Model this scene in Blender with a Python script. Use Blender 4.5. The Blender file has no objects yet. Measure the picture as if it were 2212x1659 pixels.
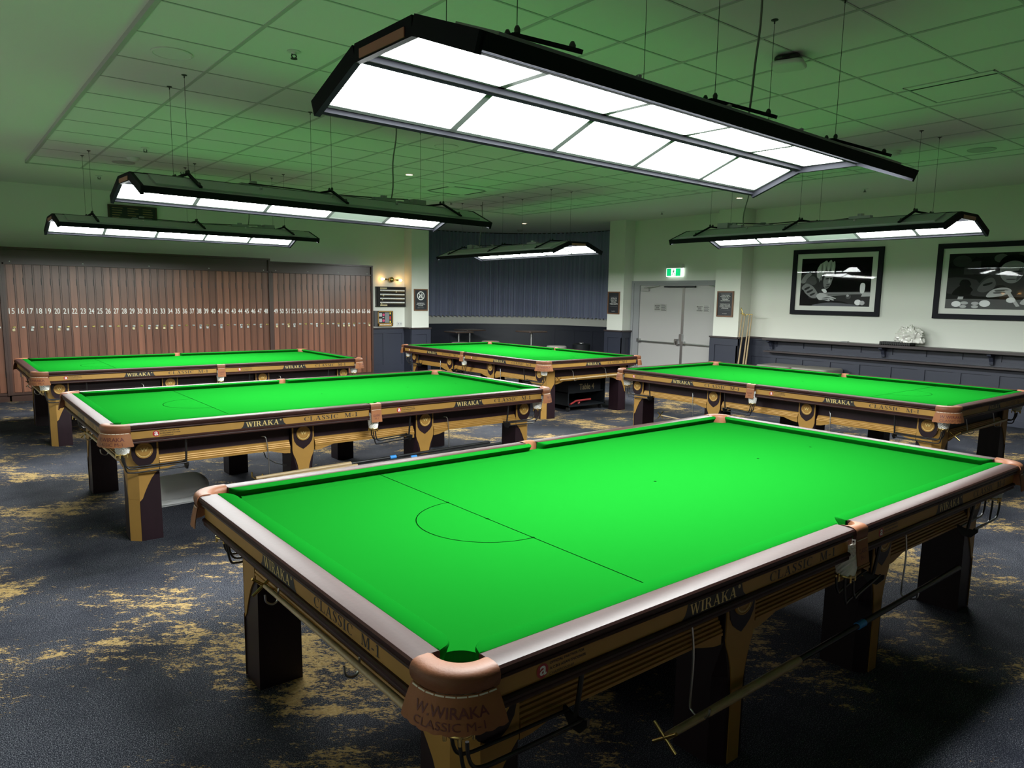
import bpy, math, random
from math import sin, cos, pi, radians as RAD, hypot, atan2
from mathutils import Vector, Matrix
random.seed(7)
C = bpy.context.scene.collection
S = bpy.context.scene
# ------------------------------------------------------------------ camera / world / exposure
W, H = 2212.0, 1659.0
F_PX = 1562.6
yaw, pitch, roll = -0.6729, -0.1369, 0.0152
cam = bpy.data.cameras.new('camera'); cam_o = bpy.data.objects.new('camera', cam); C.objects.link(cam_o)
cam.sensor_fit = 'HORIZONTAL'; cam.sensor_width = 36.0; cam.lens = 36.0 * F_PX / W
cam.shift_x = 13.1 / W; cam.shift_y = 27.3 / W
cam.clip_start = 0.05; cam.clip_end = 100
fw = Vector((-sin(yaw) * cos(pitch), cos(yaw) * cos(pitch), sin(pitch)))
rt = Vector((cos(yaw), sin(yaw), 0)); up = rt.cross(fw)
r2 = rt * cos(roll) + up * sin(roll); u2 = -rt * sin(roll) + up * cos(roll)
M3 = Matrix((r2, u2, -fw)).transposed()
cam_o.matrix_world = Matrix.Translation((-0.9583, -1.3741, 1.6782)) @ M3.to_4x4()
S.camera = cam_o
S.view_settings.view_transform = 'Standard'; S.view_settings.look = 'None'
S.view_settings.gamma = 1.0; S.view_settings.use_curve_mapping = False
S.view_settings.exposure = 0.0
wd = bpy.data.worlds.new('world'); S.world = wd; wd.use_nodes = True
wd.node_tree.nodes['Background'].inputs[0].default_value = (0.5, 0.55, 0.6, 1)
wd.node_tree.nodes['Background'].inputs[1].default_value = 0.0
PANEL_L = 58.0          # radiance of the LED panels
# ------------------------------------------------------------------ constants of the place
BED = 0.79
XR, YB, XL, YF = 10.754, 12.175, -2.6, -4.5
ZT, ZC = 3.263, 3.293     # tile grid, plaster perimeter
# ------------------------------------------------------------------ materials
MAT = {}
def mat(name, col, rough=0.6, metal=0.0, spec=0.5, bump=None, emit=None, coat=0.0, noise=None, sheen=0.0):
    m = bpy.data.materials.new(name); m.use_nodes = True
    nt = m.node_tree; b = nt.nodes['Principled BSDF']
    b.inputs['Base Color'].default_value = (*col, 1); b.inputs['Roughness'].default_value = rough
    b.inputs['Metallic'].default_value = metal; b.inputs['Specular IOR Level'].default_value = spec
    b.inputs['Coat Weight'].default_value = coat; b.inputs['Coat Roughness'].default_value = 0.08
    b.inputs['Sheen Weight'].default_value = sheen
    tc = nt.nodes.new('ShaderNodeTexCoord')
    if noise:   # (scale, amount, stretch)
        sc, am, st = noise
        mp = nt.nodes.new('ShaderNodeMapping'); mp.inputs['Scale'].default_value = st
        n = nt.nodes.new('ShaderNodeTexNoise'); n.inputs['Scale'].default_value = sc; n.inputs['Detail'].default_value = 5
        nt.links.new(tc.outputs['Object'], mp.inputs['Vector']); nt.links.new(mp.outputs[0], n.inputs['Vector'])
        mx = nt.nodes.new('ShaderNodeMix'); mx.data_type = 'RGBA'
        mx.inputs[6].default_value = (*[c * (1 - am) for c in col], 1); mx.inputs[7].default_value = (*[min(1, c * (1 + am)) for c in col], 1)
        nt.links.new(n.outputs['Fac'], mx.inputs[0]); nt.links.new(mx.outputs[2], b.inputs['Base Color'])
    if bump:
        sc, stg = bump
        n2 = nt.nodes.new('ShaderNodeTexNoise'); n2.inputs['Scale'].default_value = sc; n2.inputs['Detail'].default_value = 3
        bp = nt.nodes.new('ShaderNodeBump'); bp.inputs['Strength'].default_value = stg; bp.inputs['Distance'].default_value = 0.002
        nt.links.new(tc.outputs['Object'], n2.inputs['Vector']); nt.links.new(n2.outputs['Fac'], bp.inputs['Height'])
        nt.links.new(bp.outputs[0], b.inputs['Normal'])
    if emit:
        b.inputs['Emission Color'].default_value = (*emit[0], 1); b.inputs['Emission Strength'].default_value = emit[1]
    MAT[name] = m
    return m
def lin(r, g, b):
    f = lambda c: (c / 12.92 if c <= .04045 else ((c + .055) / 1.055) ** 2.4)
    return (f(r / 255), f(g / 255), f(b / 255))
mat('cloth', (0.0032, 0.094, 0.0072), 0.95, spec=0.0, bump=(900, .25), noise=(700, .10, (1, 1, 1)))
mat('cushion_cloth', (0.0028, 0.094, 0.0072), 0.95, spec=0.0, bump=(900, .25))
mat('cloth_mark', (0.0005, 0.009, 0.001), 0.95, spec=0.0)
mat('mahogany', (0.032, 0.013, 0.011), 0.42, spec=0.19, noise=(3, .35, (1, 22, 22)), bump=(60, .12))
mat('mahogany_cross', (0.032, 0.013, 0.011), 0.42, spec=0.19, noise=(3, .35, (22, 1, 22)), bump=(60, .12))
mat('black_lacquer', (0.012, 0.010, 0.011), 0.28)
mat('gold_paint', (0.345, 0.190, 0.042), 0.46, metal=0.25, noise=(14, .12, (1, 1, 1)))
mat('gold_letter', (0.68, 0.52, 0.20), 0.35, metal=0.2)
mat('plum_wood', (0.013, 0.0055, 0.0085), 0.42, spec=.3, noise=(5, .3, (8, 8, 1)))
mat('black_print', (0.010, 0.009, 0.010), 0.5)
mat('leather', (0.165, 0.062, 0.028), 0.52, spec=.3, noise=(22, .25, (1, 1, 1)), bump=(140, .25))
mat('leather_flap', (0.26, 0.102, 0.042), 0.6, spec=.25, noise=(16, .18, (1, 1, 1)), bump=(180, .2))
mat('burnt_print', (0.10, 0.020, 0.016), 0.6)
mat('white_thread', (0.66, 0.60, 0.50), 0.7)
mat('net_cord', (0.72, 0.72, 0.68), 0.8)
mat('brass', (0.62, 0.46, 0.17), 0.25, metal=1.0)
mat('black_rubber', (0.010, 0.010, 0.011), 0.35)
mat('red_enamel', (0.36, 0.012, 0.018), 0.4)
mat('white_enamel', (0.80, 0.80, 0.78), 0.4)
mat('pale_wood', (0.40, 0.30, 0.17), 0.4, noise=(4, .25, (2, 30, 30)))
mat('ash_wood', (0.33, 0.24, 0.13), 0.4, noise=(6, .5, (2.2, 22, 22)))
mat('blue_tape', (0.03, 0.22, 0.58), 0.45)
mat('steel', (0.55, 0.56, 0.56), 0.3, metal=1.0)
mat('canopy_metal', (0.34, 0.36, 0.36), 0.45, metal=0.1)
mat('canopy_dark', (0.007, 0.0075, 0.010), 0.7, spec=0.08)
mat('panel_frame', (0.11, 0.118, 0.116), 0.6, spec=0.2)
mat('unlit_panel', (0.30, 0.33, 0.31), 0.5)
mat('redwood', (0.27, 0.11, 0.07), 0.45, noise=(4, .2, (6, 1, 1)))
mat('wire_black', (0.02, 0.02, 0.02), 0.5)
mat('cable_grey', (0.16, 0.17, 0.15), 0.5)
mat('wall_paint', (0.70, 0.71, 0.65), 0.75, spec=0.25, bump=(160, .08))
mat('ceiling_paint', (0.72, 0.73, 0.70), 0.85, spec=0.2)
mat('ceiling_tile', (0.70, 0.71, 0.69), 0.9, spec=0.2, bump=(220, .12))
mat('tile_grid', (0.42, 0.43, 0.42), 0.6)
mat('navy_paint', (0.030, 0.034, 0.052), 0.42, bump=(90, .04))
mat('dado_cap', (0.045, 0.034, 0.035), 0.38)
mat('locker_wood', (0.150, 0.062, 0.036), 0.33, noise=(2.2, .45, (14, 14, .6)), bump=(40, .06))
mat('locker_frame', (0.085, 0.034, 0.020), 0.36, noise=(2.2, .4, (14, 14, .6)))
mat('locker_dark', (0.050, 0.026, 0.020), 0.35)
mat('curtain', (0.25, 0.275, 0.40), 0.8, bump=(300, .2), sheen=0.2)
mat('door_paint', (0.38, 0.37, 0.36), 0.55, bump=(200, .04))
mat('frame_paint', (0.25, 0.255, 0.265), 0.5)
mat('picture_black', (0.006, 0.006, 0.011), 0.6, spec=.2)
mat('mat_board', (0.74, 0.74, 0.70), 0.8)
mat('sign_black', (0.020, 0.022, 0.028), 0.5)
mat('sign_wood', (0.17, 0.080, 0.040), 0.5, noise=(8, .3, (1, 1, 1)))
mat('print_white', (0.80, 0.80, 0.78), 0.6)
mat('plate_silver', (0.42, 0.42, 0.40), 0.4, metal=0.4)
mat('exit_green', (0.0, 0.42, 0.13), 0.4, emit=((0.0, 0.42, 0.13), 1.3))
mat('exit_white', (0.8, 0.85, 0.8), 0.4, emit=((0.85, 1.0, 0.9), 1.6))
mat('exit_figure', (0.0, 0.10, 0.04), 0.4)
mat('white_plastic', (0.62, 0.63, 0.61), 0.45)
mat('dark_slot', (0.015, 0.016, 0.018), 0.6)
mat('stool_grey', (0.26, 0.25, 0.23), 0.5, bump=(120, .1))
mat('table_top', (0.085, 0.060, 0.050), 0.3)
mat('grey_cover', (0.80, 0.80, 0.81), 0.65, bump=(200, .1))
mat('dark_cover', (0.07, 0.07, 0.075), 0.6)
mat('cart_black', (0.0045, 0.006, 0.008), 0.6, spec=.25)
mat('cart_text', (0.16, 0.125, 0.06), 0.5)
mat('red_handle', (0.30, 0.03, 0.03), 0.5)
mat('plastic_bag', (0.66, 0.65, 0.60), 0.25, spec=0.6)
mat('tray_black', (0.013, 0.013, 0.014), 0.35)
mat('bulb', (1, .7, .3), 0.4, emit=((1.0, 0.52, 0.16), 22))
mat('downlight_glow', (1, .85, .6), 0.4, emit=((1.0, 0.78, 0.48), 9))
mat('downlight_ring', (0.6, 0.6, 0.58), 0.5)
mat('board_text', (0.24, 0.16, 0.07), 0.5)
mat('yellow_print', (0.70, 0.55, 0.05), 0.5)
mat('pink_print', (0.62, 0.06, 0.17), 0.5)
mat('grey_print', (0.20, 0.21, 0.22), 0.5)
mat('light_grey_print', (0.45, 0.46, 0.46), 0.5)
mat('red_print', (0.5, 0.02, 0.02), 0.5)
mat('cream_print', (0.55, 0.47, 0.27), 0.5)
mat('navy_skirt', (0.030, 0.034, 0.050), 0.45)
for i, g in enumerate((0.004, 0.016, 0.045, 0.11, 0.26, 0.50, 0.80)):
    mat('photo_grey_%d' % i, (g, g, g * 1.02), 0.95, spec=0.0)
def m_emit():
    m = bpy.data.materials.new('led_diffuser'); m.use_nodes = True; nt = m.node_tree
    for n in list(nt.nodes): nt.nodes.remove(n)
    e = nt.nodes.new('ShaderNodeEmission'); o = nt.nodes.new('ShaderNodeOutputMaterial')
    e.inputs[0].default_value = (0.96, 1.0, 0.985, 1); e.inputs[1].default_value = PANEL_L
    nt.links.new(e.outputs[0], o.inputs[0]); m.cycles.emission_sampling = 'FRONT'
    MAT['led_diffuser'] = m
m_emit()
def vary(name, lo, hi):
    m = MAT[name]; nt = m.node_tree; b = nt.nodes['Principled BSDF']; src = b.inputs['Base Color'].links[0].from_socket
    oi = nt.nodes.new('ShaderNodeObjectInfo'); mr = nt.nodes.new('ShaderNodeMapRange'); mr.inputs[3].default_value = lo; mr.inputs[4].default_value = hi
    hv = nt.nodes.new('ShaderNodeHueSaturation'); nt.links.new(oi.outputs['Random'], mr.inputs[0]); nt.links.new(mr.outputs[0], hv.inputs['Value'])
    nt.links.new(src, hv.inputs['Color']); nt.links.new(hv.outputs[0], b.inputs['Base Color'])
vary('locker_wood', .72, 1.35)
def m_glass():
    m = bpy.data.materials.new('picture_glass'); m.use_nodes = True; nt = m.node_tree
    for n in list(nt.nodes): nt.nodes.remove(n)
    o = nt.nodes.new('ShaderNodeOutputMaterial'); t = nt.nodes.new('ShaderNodeBsdfTransparent'); g = nt.nodes.new('ShaderNodeBsdfGlossy')
    g.inputs['Roughness'].default_value = 0.02; f = nt.nodes.new('ShaderNodeFresnel'); f.inputs[0].default_value = 1.32
    mx = nt.nodes.new('ShaderNodeMixShader'); nt.links.new(f.outputs[0], mx.inputs[0])
    nt.links.new(t.outputs[0], mx.inputs[1]); nt.links.new(g.outputs[0], mx.inputs[2]); nt.links.new(mx.outputs[0], o.inputs[0])
    MAT['picture_glass'] = m
m_glass()
def m_carpet():
    m = bpy.data.materials.new('carpet'); m.use_nodes = True; nt = m.node_tree; b = nt.nodes['Principled BSDF']
    L = nt.links.new
    b.inputs['Roughness'].default_value = 0.95; b.inputs['Specular IOR Level'].default_value = 0.1
    tc = nt.nodes.new('ShaderNodeTexCoord')
    def noise(scale, detail, rough, stretch=(1, 1, 1), rz=0.0, off=(0, 0, 0)):
        m0 = nt.nodes.new('ShaderNodeMapping'); m0.inputs['Rotation'].default_value = (0, 0, rz)
        mp = nt.nodes.new('ShaderNodeMapping'); mp.inputs['Scale'].default_value = stretch; mp.inputs['Location'].default_value = off
        n = nt.nodes.new('ShaderNodeTexNoise'); n.inputs['Scale'].default_value = scale
        n.inputs['Detail'].default_value = detail; n.inputs['Roughness'].default_value = rough
        L(tc.outputs['Object'], m0.inputs[0]); L(m0.outputs[0], mp.inputs[0]); L(mp.outputs[0], n.inputs['Vector']); return n.outputs['Fac']
    def mth(op, a, bb):
        n = nt.nodes.new('ShaderNodeMath'); n.operation = op
        for i, x in enumerate((a, bb)):
            if isinstance(x, (int, float)): n.inputs[i].default_value = x
            else: L(x, n.inputs[i])
        return n.outputs[0]
    def ramp(x, a, bb):
        n = nt.nodes.new('ShaderNodeMapRange'); n.inputs[1].default_value = a; n.inputs[2].default_value = bb; n.clamp = True
        L(x, n.inputs[0]); return n.outputs[0]
    def mix(f, c0, c1):
        n = nt.nodes.new('ShaderNodeMix'); n.data_type = 'RGBA'
        L(f, n.inputs[0])
        for i, x in ((6, c0), (7, c1)):
            if isinstance(x, tuple): n.inputs[i].default_value = (*x, 1)
            else: L(x, n.inputs[i])
        return n.outputs[2]
    big = noise(1.35, 3, .55, (.85, 1.1, 1), .67, (3.1, 1.7, 0))
    mid = noise(11, 10, .80, (.72, 1.3, 1), .67, (1.3, 8.2, 0))
    fine = noise(85, 6, .75, (.6, 1.45, 1), .67)
    g = mth('ADD', mth('MULTIPLY', big, .80), mth('MULTIPLY', mid, .92))
    g = mth('ADD', g, mth('MULTIPLY', fine, .55))
    gold = ramp(g, 1.222, 1.252)
    sp = noise(240, 2, .6); sp2 = noise(95, 3, .65, (1, 1, 1), 0, (5, 2, 0)); wave = noise(1.9, 3, .6, (1, 1, 1), 0, (9, 4, 0))
    speck = mth('MULTIPLY', ramp(sp, .50, .66), ramp(mth('ADD', mth('MULTIPLY', sp2, .45), mth('MULTIPLY', wave, .55)), .33, .55))
    base = mix(speck, (0.0085, 0.0095, 0.0155), (0.165, 0.172, 0.20))
    gcol = mix(ramp(noise(60, 4, .7), .35, .7), (0.24, 0.155, 0.055), (0.42, 0.30, 0.13))
    L(mix(gold, base, gcol), b.inputs['Base Color'])
    bp = nt.nodes.new('ShaderNodeBump'); bp.inputs['Strength'].default_value = .15; bp.inputs['Distance'].default_value = .003
    L(sp, bp.inputs['Height']); L(bp.outputs[0], b.inputs['Normal'])
    MAT['carpet'] = m
m_carpet()
# ------------------------------------------------------------------ mesh building
def frame_boxes(mb, f, x0, x1, z0, z1, t, d0, d1, mi=0):
    mb.obox(f, x0, x0 + t, d0, d1, z0, z1, mi); mb.obox(f, x1 - t, x1, d0, d1, z0, z1, mi)
    mb.obox(f, x0 + t, x1 - t, d0, d1, z0, z0 + t, mi); mb.obox(f, x0 + t, x1 - t, d0, d1, z1 - t, z1, mi)
class MB:
    def __init__(s): s.v = []; s.f = []; s.m = []
    def add(s, vs, fs, mi=0):
        o = len(s.v); s.v += [tuple(p) for p in vs]; s.f += [tuple(i + o for i in f) for f in fs]; s.m += [mi] * len(fs); return s
    def box(s, x0, x1, y0, y1, z0, z1, mi=0):
        x0, x1 = sorted((x0, x1)); y0, y1 = sorted((y0, y1)); z0, z1 = sorted((z0, z1))
        return s.add([(x0, y0, z0), (x1, y0, z0), (x1, y1, z0), (x0, y1, z0), (x0, y0, z1), (x1, y0, z1), (x1, y1, z1), (x0, y1, z1)],
                     [(0, 3, 2, 1), (4, 5, 6, 7), (0, 1, 5, 4), (1, 2, 6, 5), (2, 3, 7, 6), (3, 0, 4, 7)], mi)
    def obox(s, fn, a0, a1, b0, b1, c0, c1, mi=0):   # box in mapped coords fn(a,b,c)
        vs = [fn(a, b, c) for c in (c0, c1) for (a, b) in ((a0, b0), (a1, b0), (a1, b1), (a0, b1))]
        return s.add(vs, [(0, 3, 2, 1), (4, 5, 6, 7), (0, 1, 5, 4), (1, 2, 6, 5), (2, 3, 7, 6), (3, 0, 4, 7)], mi)
    def loft(s, rows, mi=0, closed=False, caps=False):
        n = len(rows[0]); o = len(s.v)
        for r in rows: s.v += [tuple(p) for p in r]
        k = n if closed else n - 1
        for i in range(len(rows) - 1):
            for j in range(k):
                a = o + i * n + j; b = o + i * n + (j + 1) % n
                s.f.append((a, b, b + n, a + n)); s.m.append(mi)
        if caps:
            s.f.append(tuple(o + j for j in range(n))[::-1]); s.m.append(mi)
            s.f.append(tuple(o + (len(rows) - 1) * n + j for j in range(n))); s.m.append(mi)
        return s
    def tube(s, path, r, n=8, mi=0, caps=True, smooth=0):
        P = [Vector(p) for p in path]; rows = []; up = None
        if smooth:
            X = [P[0]] + P + [P[-1]]; Q_ = []
            for i in range(1, len(X) - 2):
                for k in range(smooth):
                    t = k / smooth; a, b, c, d = X[i - 1], X[i], X[i + 1], X[i + 2]
                    Q_.append(.5 * (2 * b + (c - a) * t + (2 * a - 5 * b + 4 * c - d) * t * t + (3 * b - a - 3 * c + d) * t ** 3))
            P = Q_ + [P[-1]]
        for i, p in enumerate(P):
            t = (P[min(i + 1, len(P) - 1)] - P[max(i - 1, 0)]).normalized()
            if up is None: up = Vector((0, 0, 1)) if abs(t.z) < .9 else Vector((1, 0, 0))
            a = t.cross(up)
            if a.length < 1e-6: a = t.cross(Vector((1, 0, 0)))
            a.normalize(); b = a.cross(t).normalized(); up = b
            rr = r[i] if isinstance(r, (list, tuple)) else r
            rows.append([p + (a * cos(2 * pi * j / n) + b * sin(2 * pi * j / n)) * rr for j in range(n)])
        return s.loft(rows, mi, True, caps)
    def lathe(s, prof, n=24, at=(0, 0, 0), mi=0, axis='z', caps=False):
        rows = []
        for (r, h) in prof:
            row = []
            for j in range(n):
                c_, s_ = r * cos(2 * pi * j / n), r * sin(2 * pi * j / n)
                q = {'z': (c_, s_, h), 'x': (h, c_, s_), 'y': (c_, h, s_)}[axis]
                row.append((q[0] + at[0], q[1] + at[1], q[2] + at[2]))
            rows.append(row)
        return s.loft(rows, mi, True, caps)
    def poly(s, pts2, fn, mi=0):
        vs = [fn(*p) for p in pts2]; return s.add(vs, [tuple(range(len(vs)))], mi)
    def prism(s, pts2, fn, c0, c1, mi=0):            # fn(a,b,c)
        n = len(pts2); vs = [fn(a, b, c0) for a, b in pts2] + [fn(a, b, c1) for a, b in pts2]
        fs = [tuple(range(n))[::-1], tuple(range(n, 2 * n))] + [(i, (i + 1) % n, n + (i + 1) % n, n + i) for i in range(n)]
        return s.add(vs, fs, mi)
    def flat(s, vf, fn, mi=0):                       # 2-D mesh (verts, faces) put on a surface fn(a,b)
        return s.add([fn(a, b) for a, b in vf[0]], vf[1], mi)
    def mesh(s, name, mats, smooth=None):
        me = bpy.data.meshes.new(name); me.from_pydata(s.v, [], s.f)
        for k in (mats if isinstance(mats, (list, tuple)) else [mats]): me.materials.append(MAT[k])
        me.polygons.foreach_set('material_index', s.m)
        me.validate(); me.update()
        if smooth:
            me.polygons.foreach_set('use_smooth', [True] * len(me.polygons)); me.set_sharp_from_angle(angle=RAD(smooth))
        return me
    def build(s, name, mats, parent=None, smooth=None, loc=None):
        import bmesh
        me = s.mesh(name, mats, None)
        bm = bmesh.new(); bm.from_mesh(me)
        try: bmesh.ops.recalc_face_normals(bm, faces=bm.faces) if not getattr(s, 'keep', False) else None
        except Exception: pass
        bm.to_mesh(me); bm.free()
        if smooth:
            me.polygons.foreach_set('use_smooth', [True] * len(me.polygons)); me.set_sharp_from_angle(angle=RAD(smooth))
        o = bpy.data.objects.new(name, me); C.objects.link(o)
        if parent: o.parent = parent
        if loc: o.location = loc
        return o
def tag(o, label, cat, group=None, kind=None):
    if label: o['label'] = label
    if cat: o['category'] = cat
    if group: o['group'] = group
    if kind: o['kind'] = kind
    return o
def thing(name, label, cat, loc=(0, 0, 0), rz=0.0, group=None):
    o = bpy.data.objects.new(name, None); C.objects.link(o); o.location = loc; o.rotation_euler = (0, 0, rz)
    o.empty_display_size = .1
    return tag(o, label, cat, group)
def struct(mb, name, mats, parent=None, smooth=None, label=None):
    o = mb.build(name, mats, parent, smooth)
    if not parent: o['kind'] = 'structure'; o['label'] = label or name.replace('_', ' '); o['category'] = name.split('_')[0]
    return o
def kids(o): return [c for c in ALLKIDS.get(o.name, [])]
def copy_tree(root, loc, rz, label, group=None):
    def cp(o, par):
        c = o.copy(); C.objects.link(c)
        if par: c.parent = par
        for ch in o.children: cp(ch, c)
        return c
    r = cp(root, None); r.location = loc; r.rotation_euler = (0, 0, rz); r['label'] = label
    if group: r['group'] = group
    return r
# ------------------------------------------------------------------ lettering
_TX = {}
def text2d(st, size=1.0, bold=0.0, align='CENTER', spacing=1.0):
    k = (st, bold, align, spacing)
    if k not in _TX:
        cu = bpy.data.curves.new('tx', 'FONT'); cu.body = st; cu.size = 1.0; cu.align_x = align; cu.align_y = 'CENTER'
        cu.offset = 0.0 if 'M' in st else bold; cu.space_character = spacing; cu.resolution_u = 3
        ob = bpy.data.objects.new('tx', cu); me = bpy.data.meshes.new_from_object(ob)
        _TX[k] = ([(v.co.x, v.co.y) for v in me.vertices], [tuple(p.vertices) for p in me.polygons])
        bpy.data.objects.remove(ob); bpy.data.curves.remove(cu); bpy.data.meshes.remove(me)
    v, f = _TX[k]; return [(a * size, b * size) for a, b in v], f
def fit2d(vf, x0, x1, y0, y1):
    xs = [a for a, b in vf[0]]; ys = [b for a, b in vf[0]]
    if not xs: return vf
    ax, bx, ay, by = min(xs), max(xs), min(ys), max(ys)
    return [((x0 + (a - ax) / (bx - ax) * (x1 - x0)), (y0 + (b - ay) / (by - ay) * (y1 - y0))) for a, b in vf[0]], vf[1]
def serif2d(word, gap=0.06):
    V = []; Fc = []; x = 0.0
    def pol(pts):
        o = len(V); V.extend((x + a, b) for a, b in pts); Fc.append(tuple(range(o, o + len(pts))))
    def par(xa, ya, xb, yb, w): pol([(xa, ya), (xa + w, ya), (xb + w, yb), (xb, yb)])
    def rect(a, b, c, d): pol([(a, c), (b, c), (b, d), (a, d)])
    def ser(xc, y, w=.36): rect(xc - w / 2, xc + w / 2, y if y < .5 else 1 - .055, y + .055 if y < .5 else 1.0)
    def strip(pts):
        for i in range(len(pts) - 1):
            (o1, i1), (o2, i2) = pts[i], pts[i + 1]; pol([o1, o2, i2, i1])
    def arc(cx, cy, rx, ry, a0, a1, thick, thin, n=14):
        pts = []
        for i in range(n + 1):
            a = RAD(a0 + (a1 - a0) * i / n); t = thin + (thick - thin) * abs(cos(a)) ** 1.3
            pts.append(((cx + rx * cos(a), cy + ry * sin(a)), (cx + (rx - t) * cos(a), cy + (ry - thin) * sin(a))))
        strip(pts)
    for ch in word:
        w = .5
        if ch == 'W':
            par(.07, 1, .36, 0, .17); par(.40, 0, .62, 1, .07); par(.56, 1, .85, 0, .17); par(.91, 0, 1.14, 1, .06)
            ser(.17, 1, .38); ser(.64, 1, .34); ser(1.17, 1, .26); w = 1.30
        elif ch == 'I': rect(.13, .32, 0, 1); ser(.225, 0, .42); ser(.225, 1, .42); w = .45
        elif ch == 'R':
            rect(.13, .31, 0, 1); ser(.22, 0, .42); rect(.03, .45, .945, 1); arc(.42, .74, .36, .26, 90, -90, .17, .055)
            rect(.31, .45, .48, .535); par(.44, .50, .72, 0, .20); rect(.72, 1.0, 0, .05); w = 1.0
        elif ch == 'A':
            par(.10, 0, .46, 1, .07); par(.40, 1, .72, 0, .19); rect(.24, .66, .30, .365); ser(.13, 0, .30); ser(.82, 0, .38); w = 1.02
        elif ch == 'K':
            rect(.13, .31, 0, 1); ser(.22, 0, .42); ser(.22, 1, .42); par(.31, .40, .78, 1, .09); par(.40, .58, .74, 0, .21); ser(.82, 1, .32); ser(.86, 0, .34); w = 1.05
        elif ch == 'C':
            arc(.52, .5, .47, .51, 48, 312, .20, .055, 20); rect(.80, .85, .66, .99); w = .95
        elif ch == 'L':
            rect(.13, .31, 0, 1); ser(.22, 1, .42); rect(.03, .80, 0, .06); pol([(.74, .06), (.80, .06), (.83, .34), (.79, .34)]); w = .88
        elif ch == 'S':
            arc(.36, .75, .28, .26, 30, 230, .17, .055, 12); arc(.34, .27, .30, .28, 60, -150, .19, .055, 14)
            pol([(.12, .62), (.27, .70), (.60, .40), (.46, .32)]); rect(.56, .60, .72, .98); rect(.06, .10, .02, .28); w = .70
        elif ch == 'M':
            rect(.12, .19, 0, 1); par(.12, 1, .52, 0, .19); par(.58, 0, .90, 1, .07); rect(.93, 1.11, 0, 1)
            ser(.15, 0, .28); ser(1.02, 0, .40); rect(.02, .3, .945, 1); rect(.9, 1.22, .945, 1); w = 1.26
        elif ch == '1': rect(.2, .38, 0, 1); ser(.29, 0, .46); pol([(.06, .80), (.2, .86), (.2, 1), (.16, .97)]); w = .52
        elif ch == '-': rect(.05, .42, .28, .39); w = .48
        elif ch == ' ': w = .42
        x += w + gap
    return V, Fc
def disc2d(cx, cy, r, n=24): return [(cx + r * cos(2 * pi * i / n), cy + r * sin(2 * pi * i / n)) for i in range(n)]
# ------------------------------------------------------------------ the snooker table (built once, copied)
HL, HW = 1.9065, 1.010
SIDES = {'y-': ((1, 0), (0, -1), HW, HL), 'y+': ((-1, 0), (0, 1), HW, HL), 'x-': ((0, -1), (-1, 0), HL, HW), 'x+': ((0, 1), (1, 0), HL, HW)}
def side_fn(sd):
    R_, N_, D, L_ = SIDES[sd]
    return lambda s, d, z: (R_[0] * s + N_[0] * (D + d), R_[1] * s + N_[1] * (D + d), BED + z)
RAILP = [(-.079, -.012), (-.079, .033), (-.072, .036), (-.016, .036), (-.005, .034), (0, .028), (0, .016), (-.004, .010), (-.013, .007), (-.009, .003), (-.008, -.003), (-.014, -.009), (-.024, -.011), (-.024, -.060),
         (-.015, -.061), (-.010, -.066), (-.011, -.074), (-.017, -.077), (-.015, -.081), (-.016, -.090), (-.024, -.093), (-.079, -.093)]
def seg_list(sd):
    L_ = SIDES[sd][3]
    return [(-(L_ - .147), -.046), (.046, L_ - .147)] if sd[0] == 'y' else [(-(L_ - .147), L_ - .147)]
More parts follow.
